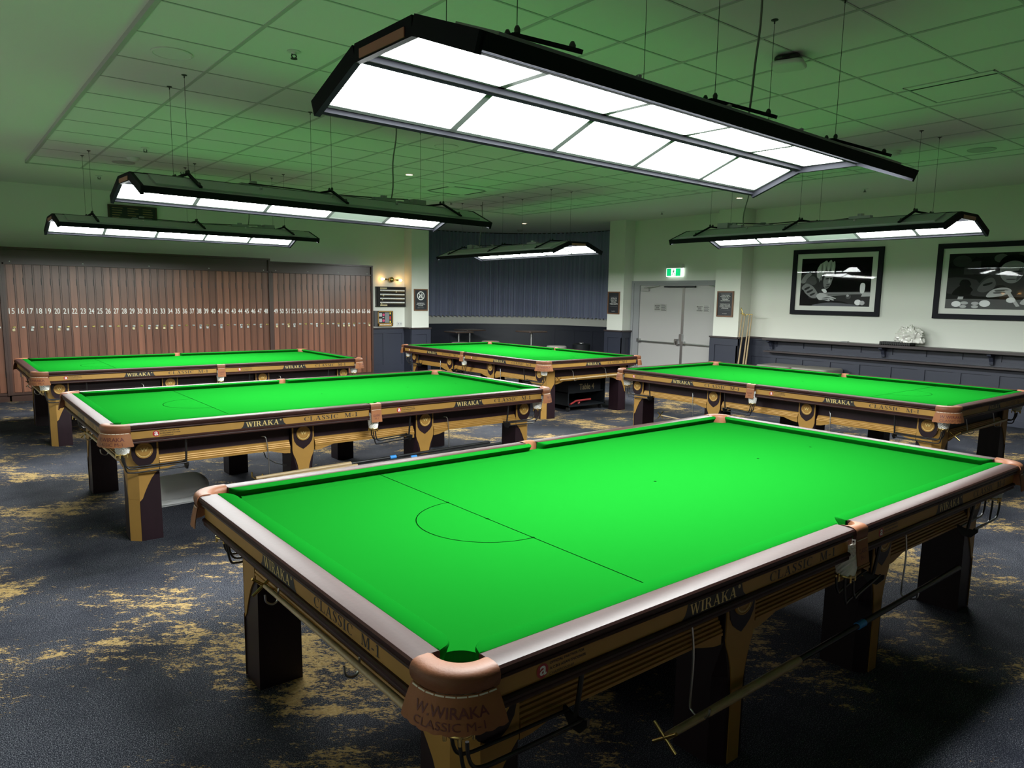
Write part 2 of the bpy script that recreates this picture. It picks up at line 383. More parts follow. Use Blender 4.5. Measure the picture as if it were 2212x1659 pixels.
def make_table():
    T = thing('snooker_table', '', 'snooker table', (0, 0, 0))
    # bed
    mb = MB(); pts = []
    bx, by = HL - .079, HW - .079
    def arcpts(cx, cy, r, a0, a1, n=10): return [(cx + r * cos(RAD(a0 + (a1 - a0) * i / n)), cy + r * sin(RAD(a0 + (a1 - a0) * i / n))) for i in range(n + 1)]
    ci, cr = .118, .068
    q = math.degrees(math.asin((ci - .079) / cr))
    def corner(sx, sy): # arc around pocket centre, from one rail line to the other, bulging into the bed
        cx, cy = sx * (HL - ci), sy * (HW - ci)
        base = math.degrees(atan2(-sy, -sx))
        return [(cx + cr * cos(RAD(base + t)), cy + cr * sin(RAD(base + t))) for t in [(-1 + 2 * i / 14) * (45 + q) for i in range(15)]]
    def clampb(P): return [(max(-bx, min(bx, a)), max(-by, min(by, b))) for a, b in P]
    out = []
    seq = [(-1, -1), ('s', -1), (1, -1), (1, 1), ('s', 1), (-1, 1)]
    for sx, sy in seq:
        if sx == 's':
            cx, cy, r = 0, sy * (HW - .050), .046
            A = [(cx + r * cos(RAD(a)), cy + r * sin(RAD(a))) for a in [(180 - 18 * i) for i in range(11)]] if sy < 0 else [(cx + r * cos(RAD(a)), cy + r * sin(RAD(a))) for a in [(-18 * i) for i in range(11)]]
            out += A if sy < 0 else A
            continue
        A = clampb(corner(sx, sy))
        # order: travelling counter-clockwise round the bed
        start = {(-1, -1): (-bx, 0), (1, -1): (0, -by), (1, 1): (bx, 0), (-1, 1): (0, by)}[(sx, sy)]
        if hypot(A[0][0] - start[0], A[0][1] - start[1]) > hypot(A[-1][0] - start[0], A[-1][1] - start[1]): A = A[::-1]
        out += A
    cl = []
    for p in out:
        if not cl or hypot(p[0] - cl[-1][0], p[1] - cl[-1][1]) > 1e-4: cl.append(p)
    mb.prism(cl, lambda a, b, c: (a, b, BED + c), -.045, 0.0)
    mb.build('playing_bed', 'cloth', T)
    # baulk line and D, spots
    bu = -1.772 + .75 - .012
    mb = MB(); zf = lambda a, b: (a, b, BED + .0006)
    mb.poly([(bu - .0021, -.885), (bu + .0021, -.885), (bu + .0021, .885), (bu - .0021, .885)], zf)
    for i in range(36):
        a, b = RAD(90 + 5 * i), RAD(95 + 5 * i); R1, R0 = .2872, .2830
        mb.poly([(bu + R0 * cos(a), R0 * sin(a)), (bu + R1 * cos(a), R1 * sin(a)), (bu + R1 * cos(b), R1 * sin(b)), (bu + R0 * cos(b), R0 * sin(b))], zf)
    mb.build('baulk_line', 'cloth_mark', T)
    for sx_, sy_ in ((bu, -.285), (bu, 0), (bu, .285), (0, 0), (.892, 0), (1.46, 0)):
        mb = MB(); mb.poly(disc2d(sx_, sy_, .007, 12), lambda a, b: (a, b, BED + .0009)); mb.build('ball_spot', 'cloth_mark', T)
    for sd in ('y-', 'y+', 'x-', 'x+'):
        P = side_fn(sd)
        for (s0, s1) in seg_list(sd):
            cor0 = abs(s0) > .3; cor1 = abs(s1) > .3
            # wooden rail
            mb = MB(); mb.loft([[P(s, d, z) for d, z in RAILP] for s in (s0, s1)], 0, True, True)
            rail = mb.build('wooden_rail', 'mahogany' if sd[0] == 'y' else 'mahogany_cross', T, 35)
            # name panel as part of the rail
            L0, L1 = s0 + .004, s1 - .004
            mb = MB(); mb.obox(lambda a, b, c: P(a, b, c), L0, L1, -.026, -.0215, -.0595, -.0115)
            pan = mb.build('name_panel', 'gold_paint', T)
            pp = lambda a, b: P(a, -.0209, b)
            if sd[0] == 'x': w0, w1, c0, c1, lg = -.165, .085, .255, .665, None
            else:
                base = 0 if s0 > -.3 else None
                if s0 < -.3: w0, w1, c0, c1, lg = -1.018, -.760, -.585, -.150, -1.605
                else: w0, w1, c0, c1, lg = .790, 1.045, 1.200, 1.625, .222
            k0, k1 = w0 - .014, w1 + .016
            mb = MB()
            mb.poly([(k0 - .020, -.0590), (k1 + .020, -.0590), (k1 + .006, -.047), (k1 - .001, -.030), (k1 - .006, -.0118), (k0 + .006, -.0118), (k0 + .001, -.030), (k0 - .006, -.047)], pp)
            mb.build('name_backing', 'black_print', pan)
            mb = MB()
            mb.flat(fit2d(serif2d('CLASSIC  M-1', .10), c0, c1, -.0520, -.0185), lambda a, b: P(a, -.0208, b), 0)
            mb.build('panel_lettering', 'black_print', pan)
            mb = MB(); ff = lambda a, b: P(a, -.0200, b)
            mb.flat(fit2d(serif2d('WIRAKA', .05), w0, w1 - .018, -.0530, -.0170), ff)
            for i in range(12):
                a, b = 2 * pi * i / 12, 2 * pi * (i + 1) / 12; xc, zc = w1 - .004, -.0215
                mb.poly([(xc + .0035 * cos(a), zc + .0035 * sin(a)), (xc + .0062 * cos(a), zc + .0062 * sin(a)), (xc + .0062 * cos(b), zc + .0062 * sin(b)), (xc + .0035 * cos(b), zc + .0035 * sin(b))], ff)
            mb.flat(fit2d(text2d('R', 1, .03), w1 - .0058, w1 - .0022, -.0242, -.0188), ff)
            mb.build('maker_name', 'gold_letter', pan)
            if lg is not None:
                mb = MB(); mb.poly(disc2d(lg, -.0355, .0195), lambda a, b: P(a, -.0203, b), 0)
                mb.flat(fit2d(text2d('a', 1, .015), lg - .0095, lg + .013, -.0475, -.0220), lambda a, b: P(a, -.0196, b), 1)
                mb.build('partner_badge', ['red_enamel', 'white_enamel'], pan)
                mb = MB()
                for i, (t, wdt) in enumerate((('OFFICIAL PARTNER FOR', .122), ('A.C.B.S ASIAN SNOOKER', .128), ('CHAMPIONSHIP', .085))):
                    z1 = -.0185 - .0145 * i; mb.flat(fit2d(text2d(t, 1, .02), lg + .024, lg + .024 + wdt, z1 - .0075, z1), lambda a, b: P(a, -.0205, b))
                mb.build('partner_text', 'black_print', pan)
            # cushion
            prof = lambda e: [(-.079 - w_ * (1 - e / .0577), z_) for w_, z_ in ((0, .0335), (.007, .0355), (.052, .0365), (.057, .034), (.059, .029), (.053, .020), (.042, .009), (.034, -.001), (0, -.001))]
            rows = []
            def stations():
                L0_ = .080 if cor0 else .036; L1_ = .080 if cor1 else .036
                r_ = []
                for i in range(9):
                    t = i / 8; r_.append((s0 + L0_ * t + (0 if cor0 else -.012), .0575 * (1 - math.sqrt(max(0, 1 - (1 - t) ** 2.2)))))
                for i in range(9):
                    t = 1 - i / 8; r_.append((s1 - L1_ * t + (0 if cor1 else .012), .0575 * (1 - math.sqrt(max(0, 1 - (1 - t) ** 2.2)))))
                return r_
            for s, e in stations(): rows.append([P(s, d, z) for d, z in prof(min(e, .0572))])
            mb = MB(); mb.loft(rows, 0, True, True); mb.build('cushion', 'cushion_cloth', T, 50)
    # pocket leathers
    for sx in (-1, 1):
        for sy in (-1, 1):
            def Q(ix, iy, z): return (sx * (HL - ix), sy * (HW - iy), BED + z)
            n = 18; inner = []; outer = []
            rr = .112
            lens = [(.0, .147 - rr), (1, rr * pi / 2), (2, .147 - rr)]; tot = sum(l for _, l in lens)
            def outp(u, off=0.0):
                d = u * tot
                if d < lens[0][1]: return (.147 - d, 0 - off), (0, -1)
                d -= lens[0][1]
                if d < lens[1][1]:
                    a = d / rr; return (rr - (rr + off) * sin(a), rr - (rr + off) * cos(a)), (-sin(a), -cos(a))
                d -= lens[1][1]; return (0 - off, rr + d), (-1, 0)
            for i in range(n + 1):
                u = i / n; a = RAD(-92 - 86 * u) if False else RAD(270 - 90 * u)
                a = RAD(284 - 118 * u)
                inner.append((.130 + .070 * cos(a), .130 + .070 * sin(a)))
            rows = []
            for i in range(n + 1):
                u = i / n; (ox, oy), nn = outp(u); ix, iy = inner[i]
                lx = lambda t: (ix + (ox - ix) * t, iy + (oy - iy) * t)
                e = .004
                row = []
                for t, z in ((.0, -.045), (-.02, .020), (.08, .034), (.3, .040), (.7, .0405), (.92, .0375)): p_ = lx(t); row.append(Q(p_[0], p_[1], z))
                for off, z in ((.003, .031), (.008, .018), (.006, .002), (.001, -.010), (-.012, -.012)):
                    (px, py), _ = outp(u, off); row.append(Q(px, py, z))
                rows.append(row)
            mb = MB(); mb.loft(rows, 0, False)
            mb.loft([[rows[0][j] for j in range(len(rows[0]))], [rows[0][0]] * len(rows[0])], 0); mb.loft([[rows[-1][j] for j in range(len(rows[-1]))], [rows[-1][0]] * len(rows[-1])], 0)
            lea = mb.build('pocket_leather', 'leather', T, 55)
            # flap with burnt lettering and stitching
            def flap(u, v, lift=0.0):   # u 0..1 along, v 0 (top) .. 1 (bottom)
                uu = .02 + .96 * u
                off = .004 + .030 * v - .010 * v * v + lift
                (px, py), nn = outp(uu, off)
                w = (u - .5) * .036 * v     # the flap spreads towards its hem
                tx, ty = nn[1], -nn[0]
                return Q(px + tx * w, py + ty * w, -.011 - .088 * v)
            mb = MB(); nu = 40
            rows = []
            for k in range(7):
                v = k / 6; row = []
                for i in range(nu + 1):
                    u = i / nu; vv = v * (1 + (.045 * abs(sin(u * pi * 9)) - .03) * (1 if k == 6 else 0)); row.append(flap(u, vv))
                rows.append(row)
            mb.loft(rows, 0)
            mb.loft([[flap(i / nu, k / 6 if k < 6 else 1 + (.045 * abs(sin(i / nu * pi * 9)) - .03), -.003) for i in range(nu + 1)] for k in range(7)], 0)
            flip = (sx * sy > 0)
            def onflap(a, b): u = (1 - a) if flip else a; return flap(u, b, .0012)
            for t, u0, u1, v0, v1 in (('W.WIRAKA', .17, .83, .28, .57), ('CLASSIC M-1', .19, .78, .66, .88)):
                vf = fit2d(text2d(t, 1, .012), u0, u1, -v1, -v0)
                mb.flat(([(a, b) for a, b in vf[0]], vf[1]), lambda a, b: onflap(a, -b), 1)
            for i in range(9):
                u0, u1 = .03 + i * .105, .03 + i * .105 + .092
                mb.add([flap(u0, .015, .0015), flap(u1, .015, .0015), flap(u1, .055, .0015), flap(u0, .055, .0015)], [(0, 1, 2, 3)], 2)
            mb.build('leather_flap', ['leather_flap', 'burnt_print', 'white_thread'], lea, 40)
            pocket_net(T, Q(.115, .115, 0), .058, .035)
            ball_rails(T, sx, sy, True)
    for sy in (-1, 1):
        P = side_fn('y-' if sy < 0 else 'y+'); n = 14; rows = []
        for i in range(n + 1):
            u = i / n; s = -.046 + .092 * u; a = RAD(180 + 180 * u)
            ix, iy = .036 * cos(a) * 1.0, -.062 - .030 * sin(a) * (-1) * -1
            ix = .038 * cos(pi - pi * u) ; iy = -.070 + .034 * sin(pi * u)
            row = []
            for t, z in ((0, -.045), (-.01, .022), (.15, .037), (.6, .040), (.9, .038)): row.append(P(ix + (s - ix) * t, iy + (-.002 - iy) * t, z))
            for d, z in ((.004, .030), (.007, .015), (.006, .000), (.004, -.010)): row.append(P(s, d, z))
            rows.append(row)
        mb = MB(); mb.loft(rows, 0); lea = mb.build('pocket_leather', 'leather', T, 55)
        fl = lambda a, v, lift=0: P(a * (.088 + .006 * v), .006 + .014 * v + lift, -.008 - .100 * v)
        mb = MB(); mb.loft([[fl(-.5 + i / 6, k / 5) for i in range(7)] for k in range(6)], 0); mb.loft([[fl(-.5 + i / 6, k / 5, -.003) for i in range(7)] for k in range(6)], 0)
        for t, v0, v1, hwd in (('CLASSIC', .38, .55, .33), ('M-1', .64, .80, .17)):
            vf = fit2d(text2d(t, 1, .012), -hwd, hwd, -v1, -v0); mb.flat(vf, lambda a, b: fl(a, -b, .0012), 1)
        mb.add([fl(-.46, .03, .001), fl(.46, .03, .001), fl(.46, .05, .001), fl(-.46, .05, .001)], [(0, 1, 2, 3)], 2)
        mb.build('leather_flap', ['leather_flap', 'burnt_print', 'white_thread'], lea, 40)
        pocket_net(T, P(0, -.046, 0), .046, .032)
        ball_rails(T, 0, sy, False)
    # aprons and stepped gold mouldings
    for sd in ('y-', 'y+', 'x-', 'x+'):
        P = side_fn(sd); L_ = SIDES[sd][3]
        bays = [(-(L_ - .345), -.645), (-.445, .445), (.645, L_ - .345)] if sd[0] == 'y' else [(-(L_ - .365), L_ - .365)]
        for (a0, a1) in bays:
            mb = MB(); mb.obox(P, a0 - .006, a1 + .006, -.235, -.190, -.275, -.088); ap = mb.build('apron', 'plum_wood', T)
            pf = [(-.192, -.212), (-.176, -.212), (-.172, -.216), (-.172, -.224), (-.166, -.226), (-.164, -.232), (-.166, -.237), (-.159, -.239), (-.157, -.245), (-.160, -.250), (-.153, -.252), (-.151, -.258), (-.155, -.263), (-.150, -.265), (-.150, -.275), (-.192, -.275)]
            mb = MB(); mb.loft([[P(s, d, z) for d, z in pf] for s in (a0, a1)], 0, True, True)
            for (e, dr) in ((a0, 1), (a1, -1)):
                mb.prism([(e, -.275), (e + dr * .16, -.275), (e + dr * .10, -.292), (e + dr * .045, -.306), (e, -.310)], lambda a, b, c: P(a, c, b), -.190, -.155)
            mb.build('gold_moulding', 'gold_paint', ap)
        for s in ((-.83, .78) if sd[0] == 'y' else (-.33, .33)):
            mb = MB(); zb = -.455 if sd[0] == 'y' else -.235
            dd = -.130 if sd[0] == 'y' else -.105
            if sd[0] == 'y':
                path = [P(s - .02, -.192, -.165), P(s - .02, -.165, -.160), P(s, -.150, -.175), P(s + .012, dd - .012, -.30), P(s + .02, dd - .022, zb - .01), P(s + .022, dd - .015, zb - .040), P(s + .024, dd + .012, zb - .047), P(s + .026, dd + .045, zb - .035), P(s + .028, dd + .052, zb - .005)]
            else:
                path = [P(s - .02, -.192, -.125), P(s - .018, -.165, -.120), P(s, -.142, -.140), P(s + .01, dd - .022, zb), P(s + .012, dd - .015, zb - .03), P(s + .014, dd + .005, zb - .037), P(s + .016, dd + .028, zb - .02), P(s + .016, dd + .032, zb + .008)]
            mb.tube(path, .0040, 8, smooth=4); mb.build('rest_hook', 'steel', T, 60)
    mb = MB(); mb.box(-(HL - .22), HL - .22, -(HW - .22), HW - .22, BED - .20, BED - .046); mb.box(-(HL - .05), HL - .05, -(HW - .05), HW - .05, BED - .070, BED - .0935) if False else None
    mb.build('under_frame', 'black_lacquer', T)
    # legs
    def medal(par, fn, s, z):
        mb = MB(); r = .055
        rows = [[fn(s + rr_ * cos(2 * pi * j / 32), .010 + dz, z + rr_ * sin(2 * pi * j / 32)) for j in range(32)] for rr_, dz in ((r, -.004), (r, .004), (r - .002, .006), (r - .006, .006), (r - .008, .004), (r * .66, .004), (r * .64, .0055), (r * .61, .0055), (r * .59, .004), (.001, .004))]
        mb.loft(rows, 0, True)
        vf = fit2d(text2d('W', 1, .02), -.024, .024, -.010, .018)
        mb.flat(vf, lambda a, b: fn(s + a, .0155, z + b), 1)
        for i in range(17):
            a = RAD(200 + 140 * i / 16); x_, y_ = .043 * cos(a), .043 * sin(a)
            mb.poly([(x_ - .0022, y_ - .003), (x_ + .0022, y_ - .003), (x_ + .0022, y_ + .003), (x_ - .0022, y_ + .003)], lambda p_, q_: fn(s + p_, .0150, z + q_), 1)
        mb.build('medallion', ['gold_paint', 'gold_letter'], par, 40)
    for sy in (-1, 1):
        sd = 'y-' if sy < 0 else 'y+'; P0 = side_fn(sd)
        for s in (-.545, .545):
            P = lambda a, d, z, s=s, P0=P0: P0(s + a, d - .150, z)
            mb = MB(); w = .088
            sec = lambda z, ch: [P(-w, -.20, z), P(-w, -ch, z), P(-w + ch * .8, 0, z), P(w - ch * .8, 0, z), P(w, -ch, z), P(w, -.20, z)]
            mb.loft([sec(-.090, .002), sec(-.30, .002), sec(-.36, .020), sec(-.45, .045), sec(-BED, .045)], 0, True, True)
            leg = mb.build('leg', 'plum_wood', T)
            half = [(.086, -.092), (.086, -.295), (.078, -.325), (.062, -.360), (.047, -.410), (.038, -.465), (.033, -.53), (.033, -BED + .001)]
            pts = [(a, b) for a, b in half] + [(-a, b) for a, b in half[::-1]]
            mb = MB(); mb.prism(pts, lambda a, b, c: P(a, c, b), -.004, .005)
            tr = mb.build('leg_trim', 'gold_paint', leg)
            sh = [(.076, -.092), (.076, -.190), (.070, -.222), (.052, -.250), (.026, -.270), (0, -.286)]
            mb = MB(); mb.prism([(a, b) for a, b in sh] + [(-a, b) for a, b in sh[-2::-1]], lambda a, b, c: P(a, c, b), .004, .008)
            mb.build('leg_shield', 'plum_wood', leg)
            medal(leg, P, 0, -.165)
        for sx in (-1, 1):
            x0, y0 = HL - .160, HW - .160; ch = .055
            Q = lambda ix, iy, z: (sx * (x0 - ix), sy * (y0 - iy), BED + z)
            mb = MB()
            sec = lambda z, g=0: [Q(-g + .0, ch - g, z), Q(ch - g, -g, z), Q(.182 + g, -g, z), Q(.182 + g, .205 + g, z), Q(-g, .205 + g, z)]
            mb.loft([sec(-.090), sec(-.30), sec(-.50, .002), sec(-BED, .004)], 0, True, True)
            leg = mb.build('leg', 'plum_wood', T)
            mb = MB()
            # gold on the chamfer
            mb.obox(lambda a, b, c: Q(ch * a - .0045, ch * (1 - a) - .0045, c), 0, 1, 0, 1e-4, -BED + .001, -.092) if False else None
            def strip(z0, z1, g): mb.add([Q(-g - .003, ch - g, z0), Q(ch - g, -g - .003, z0), Q(ch - g, -g - .003, z1), Q(-g - .003, ch - g, z1)], [(0, 1, 2, 3)])
            strip(-BED + .001, -.50, .006); strip(-.50, -.092, .004)
            # flare over the long-side face
            fl = [(ch - .006, -.092), (.181, -.092), (.181, -.300), (.158, -.325), (.130, -.360), (.104, -.410), (.084, -.455), (ch + .014, -.495), (ch - .006, -.515)]
            mb.prism(fl, lambda a, b, c: Q(a, -c, b), -.003, .006)
            fl2 = [(a * 1.05, b) for a, b in fl]
            mb.prism(fl2, lambda a, b, c: Q(-c, a, b), -.003, .006)
            mb.build('leg_trim', 'gold_paint', leg)
            Pm = lambda a, d, z: Q(.091 + a, -d, z)
            sh = [(.078, -.092), (.078, -.190), (.070, -.225), (.050, -.255), (.025, -.272), (0, -.278)]
            mb = MB(); mb.prism([(a, b) for a, b in sh] + [(-a, b) for a, b in sh[-2::-1]], lambda a, b, c: Pm(a, c, b), .004, .009)
            mb.build('leg_shield', 'plum_wood', leg)
            medal(leg, Pm, 0, -.165)
    return T
def pocket_net(T, at, r0, r1):
    mb = MB(); n = 28; rows = []
    for k in range(15):
        t = k / 14; z = -.035 - .130 * t
        r = r0 + (r1 - r0) * t ** 1.4
        rows.append([(at[0] + (r + .0035 * (1 if (j + k) % 2 else -1)) * cos(2 * pi * j / n), at[1] + (r + .0035 * (1 if (j + k) % 2 else -1)) * sin(2 * pi * j / n), at[2] + z) for j in range(n)])
    mb.loft(rows, 0, True)
    o = mb.build('pocket_net', 'net_cord', T)
    mb = MB(); R_ = r1 + .003; zr = at[2] - .168
    mb.tube([(at[0] + R_ * cos(2 * pi * i / 20), at[1] + R_ * sin(2 * pi * i / 20), zr) for i in range(21)], .0042, 6)
    for i in range(5):
        a = 2 * pi * i / 5 + .4; mb.tube([(at[0] + R_ * cos(a), at[1] + R_ * sin(a), zr + .008), (at[0] + R_ * cos(a), at[1] + R_ * sin(a), zr - .022)], .0048, 6)
    mb.build('net_ring', 'brass', o, 60)
def ball_rails(T, sx, sy, corner):
    P = side_fn('y-' if sy < 0 else 'y+')
    Rv = SIDES['y-' if sy < 0 else 'y+'][0][0]
    if corner: s_net = sx * Rv * (HL - .115); dirn = -1 if s_net > 0 else 1; d_net = -.115
    else: s_net = 0.0; dirn = 1 * Rv; d_net = -.046
    mb = MB(); ln = .385 if corner else .36
    for i, (dd, zz) in enumerate(((-.034, -.268), (0.0, -.300), (.034, -.268))):
        sN = s_net + dirn * (.030 if i != 1 else .018)
        d1 = d_net + dd; de = -.098 + dd * .9
        mb.tube([P(s_net + dirn * .0, d1, -.185), P(s_net + dirn * .004, d1, -.225), P(s_net + dirn * .018, d1, zz + .012), P(s_net + dirn * .045, d1 + (de - d1) * .15, zz), P(s_net + dirn * .11, d1 + (de - d1) * .4, zz - .001), P(s_net + dirn * ln, de, zz + .004)], .0052, 8, smooth=4)
    o = mb.build('ball_rail', 'black_rubber', T, 60)
    mb = MB(); e = s_net + dirn * ln
    pl = [(-.048, -.258), (-.048, -.276), (-.020, -.310), (.020, -.310), (.048, -.276), (.048, -.258), (.02, -.268), (-.02, -.268)]
    mb.prism([(-.098 + a, b) for a, b in pl], lambda a, b, c: P(e + c, a, b), -.004, .006)
    mb.tube([P(e, -.098, -.270), P(e, -.085, -.18), P(e, -.075, -.092)], .0075, 7)
    mb.build('rail_stop', 'black_rubber', o)
TABLES = [('nearest snooker table, its corner pocket leather facing the camera', (1.784, .879, 0), 0),
          ('snooker table second from the left, a grey cover lying folded under it', (1.763, 4.700, 0), 0),
          ('snooker table directly in front of the numbered wooden lockers', (1.744, 8.500, 0), 0),
          ('snooker table in front of the curtained alcove with the Table 4 box under it', (6.472, 7.789, 0), pi / 2),
          ('snooker table along the right wall below the framed photographs', (6.636, 2.842, 0), pi / 2)]
T1 = make_table(); T1['label'] = TABLES[0][0]; T1['group'] = 'snooker tables'
T1.location = TABLES[0][1]
for lb, lc, rz in TABLES[1:]: copy_tree(T1, lc, rz, lb)
#--STRUCT--
# ------------------------------------------------------------------ the room shell
mb = MB(); mb.add([(XL, YF, 0), (XR, YF, 0), (XR, 9.4, 0), (12.4, 9.4, 0), (12.4, 14.5, 0), (6.9, 14.5, 0), (6.9, YB, 0), (XL, YB, 0)], [tuple(range(8))])
struct(mb, 'floor', 'carpet', label='dark blue carpet with ragged gold patches')
AC, AR = (8.929, 11.002), 3.12
def arcp(t, r=AR): return (AC[0] + r * cos(RAD(t)), AC[1] + r * sin(RAD(t)))
WT = ZC + .2
mb = MB(); mb.box(XL, 7.30, YB, YB + .12, 0, WT); struct(mb, 'wall_back', 'wall_paint', label='pale wall behind the lockers')
mb = MB(); mb.box(XR, XR + .12, YF, 9.2, 0, WT); struct(mb, 'wall_right', 'wall_paint', label='pale wall with photographs and double doors')
mb = MB(); mb.box(XL - .12, XL, YF, YB + .12, 0, WT); struct(mb, 'wall_left', 'wall_paint', label='plain wall left of the camera')
mb = MB(); mb.box(XL, XR, YF - .12, YF, 0, WT); struct(mb, 'wall_front', 'navy_paint', label='plain wall behind the camera')
rows = [[(*arcp(t, r), z) for t in [132 - 3 * i for i in range(55)]] for r, z in ((AR, 0), (AR, WT), (AR + .12, WT), (AR + .12, 0))]
mb = MB(); mb.loft(rows, 0); struct(mb, 'wall_alcove', 'wall_paint', smooth=30, label='curved wall of the curtained alcove')
mb = MB(); mb.box(7.03, 7.45, 11.875, 13.75, 0, WT); struct(mb, 'wall_pillar_left', 'wall_paint', label='pale pillar left of the curtain')
mb = MB(); mb.box(10.454, 11.8, 9.06, 9.505, 0, WT); struct(mb, 'wall_pillar_middle', 'wall_paint', label='pale pillar between curtain and double doors')
mb = MB(); mb.box(10.404, XR + .02, 6.235, 6.765, 0, WT); struct(mb, 'wall_pillar_right', 'wall_paint', label='pale pillar right of the double doors')
# ceiling: plaster perimeter with a field of square tiles
TX0, TX1, TY0, TY1 = .14, 8.25, -3.6, 9.79
mb = MB()
mb.box(XL, 12.4, TY1, 14.5, ZC, ZC + .1); mb.box(XL, 12.4, YF, TY0, ZC, ZC + .1); mb.box(XL, TX0, TY0, TY1, ZC, ZC + .1); mb.box(TX1, 12.4, TY0, TY1, ZC, ZC + .1)
struct(mb, 'ceiling', 'ceiling_paint', label='plaster ceiling around the tiled field')
mb = MB(); mb.box(TX0 + .025, TX1 - .025, TY0 + .025, TY1 - .025, ZT, ZT + .11); struct(mb, 'ceiling_tiles', 'ceiling_tile', label='field of square ceiling tiles')
mb = MB()
x = .747 - .6
while x < TX1:
    if x > TX0 + .05: mb.box(x - .012, x + .012, TY0, TY1, ZT - .004, ZT + .001)
    x += .6
y = 3.73 - 12 * .6
while y < TY1:
    if y > TY0: mb.box(TX0, TX1, y - .0065, y + .0065, ZT - .0035, ZT + .001)
    y += .6
for a in ((TX0, TX0 + .028, TY0, TY1), (TX1 - .028, TX1, TY0, TY1), (TX0, TX1, TY0, TY0 + .028), (TX0, TX1, TY1 - .028, TY1)): mb.box(*a, ZT - .006, ZC + .01)
struct(mb, 'trim_1', 'tile_grid', label='metal grid between the ceiling tiles')
# ---------------- wainscot panelling (navy) : frames of stiles and rails on a backing, with a dark cap
NT = [1]
def wains(fn, L, top, stiles, rails, cap=True, proud=.034, label='navy panelling', caplen=None, base=.10):
    """fn(s, d, z): s along the wall, d out of the wall. stiles: list of (s0,s1); rails: list of (z0,z1)"""
    NT[0] += 1
    mb = MB(); mb.obox(fn, 0, L, 0, proud - .016, 0, top - .02)
    for a, b in stiles: mb.obox(fn, a, b, proud - .017, proud, 0, top - .02)
    for i, (z0, z1) in enumerate(rails):
        mb.obox(fn, 0, L, proud - .017, proud + (.001), z0, z1)
    mb.obox(fn, 0, L, proud, proud + .012, 0, base)
    struct(mb, 'trim_%d' % NT[0], 'navy_paint', label=label)
    if cap:
        NT[0] += 1
        c0, c1 = caplen or (0, L)
        mb = MB(); mb.obox(fn, c0, c1, 0, proud + .03, top - .022, top + .006)
        struct(mb, 'trim_%d' % NT[0], 'dado_cap', label='dark wooden cap of ' + label)
# back wall between lockers and pillar
wains(lambda s, d, z: (6.02 + s, YB - d, z), 1.01, 1.0, [(0, .10), (.47, .57), (.93, 1.01)], [(.10, .22), (.88, .98)], label='navy panelling under the scoreboard')
# left pillar: front and inner side
wains(lambda s, d, z: (7.0 + s, 11.875 - d, z), .48, 1.0, [(0, .11), (.38, .48)], [(.10, .22), (.86, .98)], label='navy panelling on the left pillar')
wains(lambda s, d, z: (7.03 - d, 12.17 - s, z), .30, 1.0, [(0, .3)], [(.1, .2)], label='navy side panelling on the left pillar')
# middle pillar
wains(lambda s, d, z: (10.454 - d, 9.535 - s, z), .505, 1.01, [(0, .10), (.405, .505)], [(.10, .22), (.86, .99)], label='navy panelling on the middle pillar')
wains(lambda s, d, z: (10.42 + s, 9.06 - d, z), .33, 1.01, [(0, .10), (.24, .33)], [(.10, .22), (.86, .99)], label='navy side panelling on the middle pillar')
# right pillar
wains(lambda s, d, z: (10.404 - d, 6.80 - s, z), .60, 1.02, [(0, .11), (.49, .60)], [(.10, .22), (.87, 1.0)], label='navy panelling on the right pillar')
wains(lambda s, d, z: (10.37 + s, 6.235 - d, z), .385, 1.02, [(0, .09), (.30, .385)], [(.10, .22), (.87, 1.0)], label='navy side panelling on the right pillar')
# right wall
st = [(0, .10)] + [(6.235 - y_ - .055, 6.235 - y_ + .055) for y_ in (5.70, 5.20, 4.71, 4.22, 3.73, 3.24, 2.75, 2.26, 1.77, 1.28, .79, .30)]
wains(lambda s, d, z: (XR - d, 6.235 - s, z), 8.0, 1.03, st, [(.10, .22), (.685, .88), (.975, 1.01)], label='navy panelling along the right wall', caplen=(0, 8.0))
# alcove, curved
def arcfn(s, d, z):
    t = 132 - math.degrees(s / AR); return (*arcp(t, AR - d), z)
def arcwains():
    NT[0] += 1; mb = MB(); tot = AR * RAD(162); n = 56
    pr = [(.0, 0), (.018, 0), (.018, .965), (0, .965)]
    mb.loft([[arcfn(tot * i / n, d, z) for d, z in pr] for i in range(n + 1)], 0)
    for z0, z1, d1 in ((0, .12, .045), (.10, .22, .035), (.86, .966, .035)):
        mb.loft([[arcfn(tot * i / n, d, z) for d, z in ((.017, z0), (d1, z0), (d1, z1), (.017, z1))] for i in range(n + 1)], 0)
    s_ = .10
    while s_ < tot - .1:
        mb.loft([[arcfn(s_ + .05 * k, d, z) for d, z in ((.017, .1), (.034, .1), (.034, .9), (.017, .9))] for k in range(3)], 0); s_ += .545
    struct(mb, 'trim_%d' % NT[0], 'navy_skirt', smooth=30, label='dark navy panelling round the alcove')
    NT[0] += 1; mb = MB()
    mb.loft([[arcfn(tot * i / n, d, z) for d, z in ((0, .962), (.055, .962), (.055, .985), (0, .985))] for i in range(n + 1)], 0)
    struct(mb, 'trim_%d' % NT[0], 'navy_skirt', smooth=30, label='sill round the alcove')
arcwains()
# skirting along right and back walls
mb = MB(); mb.box(XR - .055, XR, YF, 6.2, 0, .09); struct(mb, 'baseboard_right', 'navy_paint', label='navy skirting along the right wall')
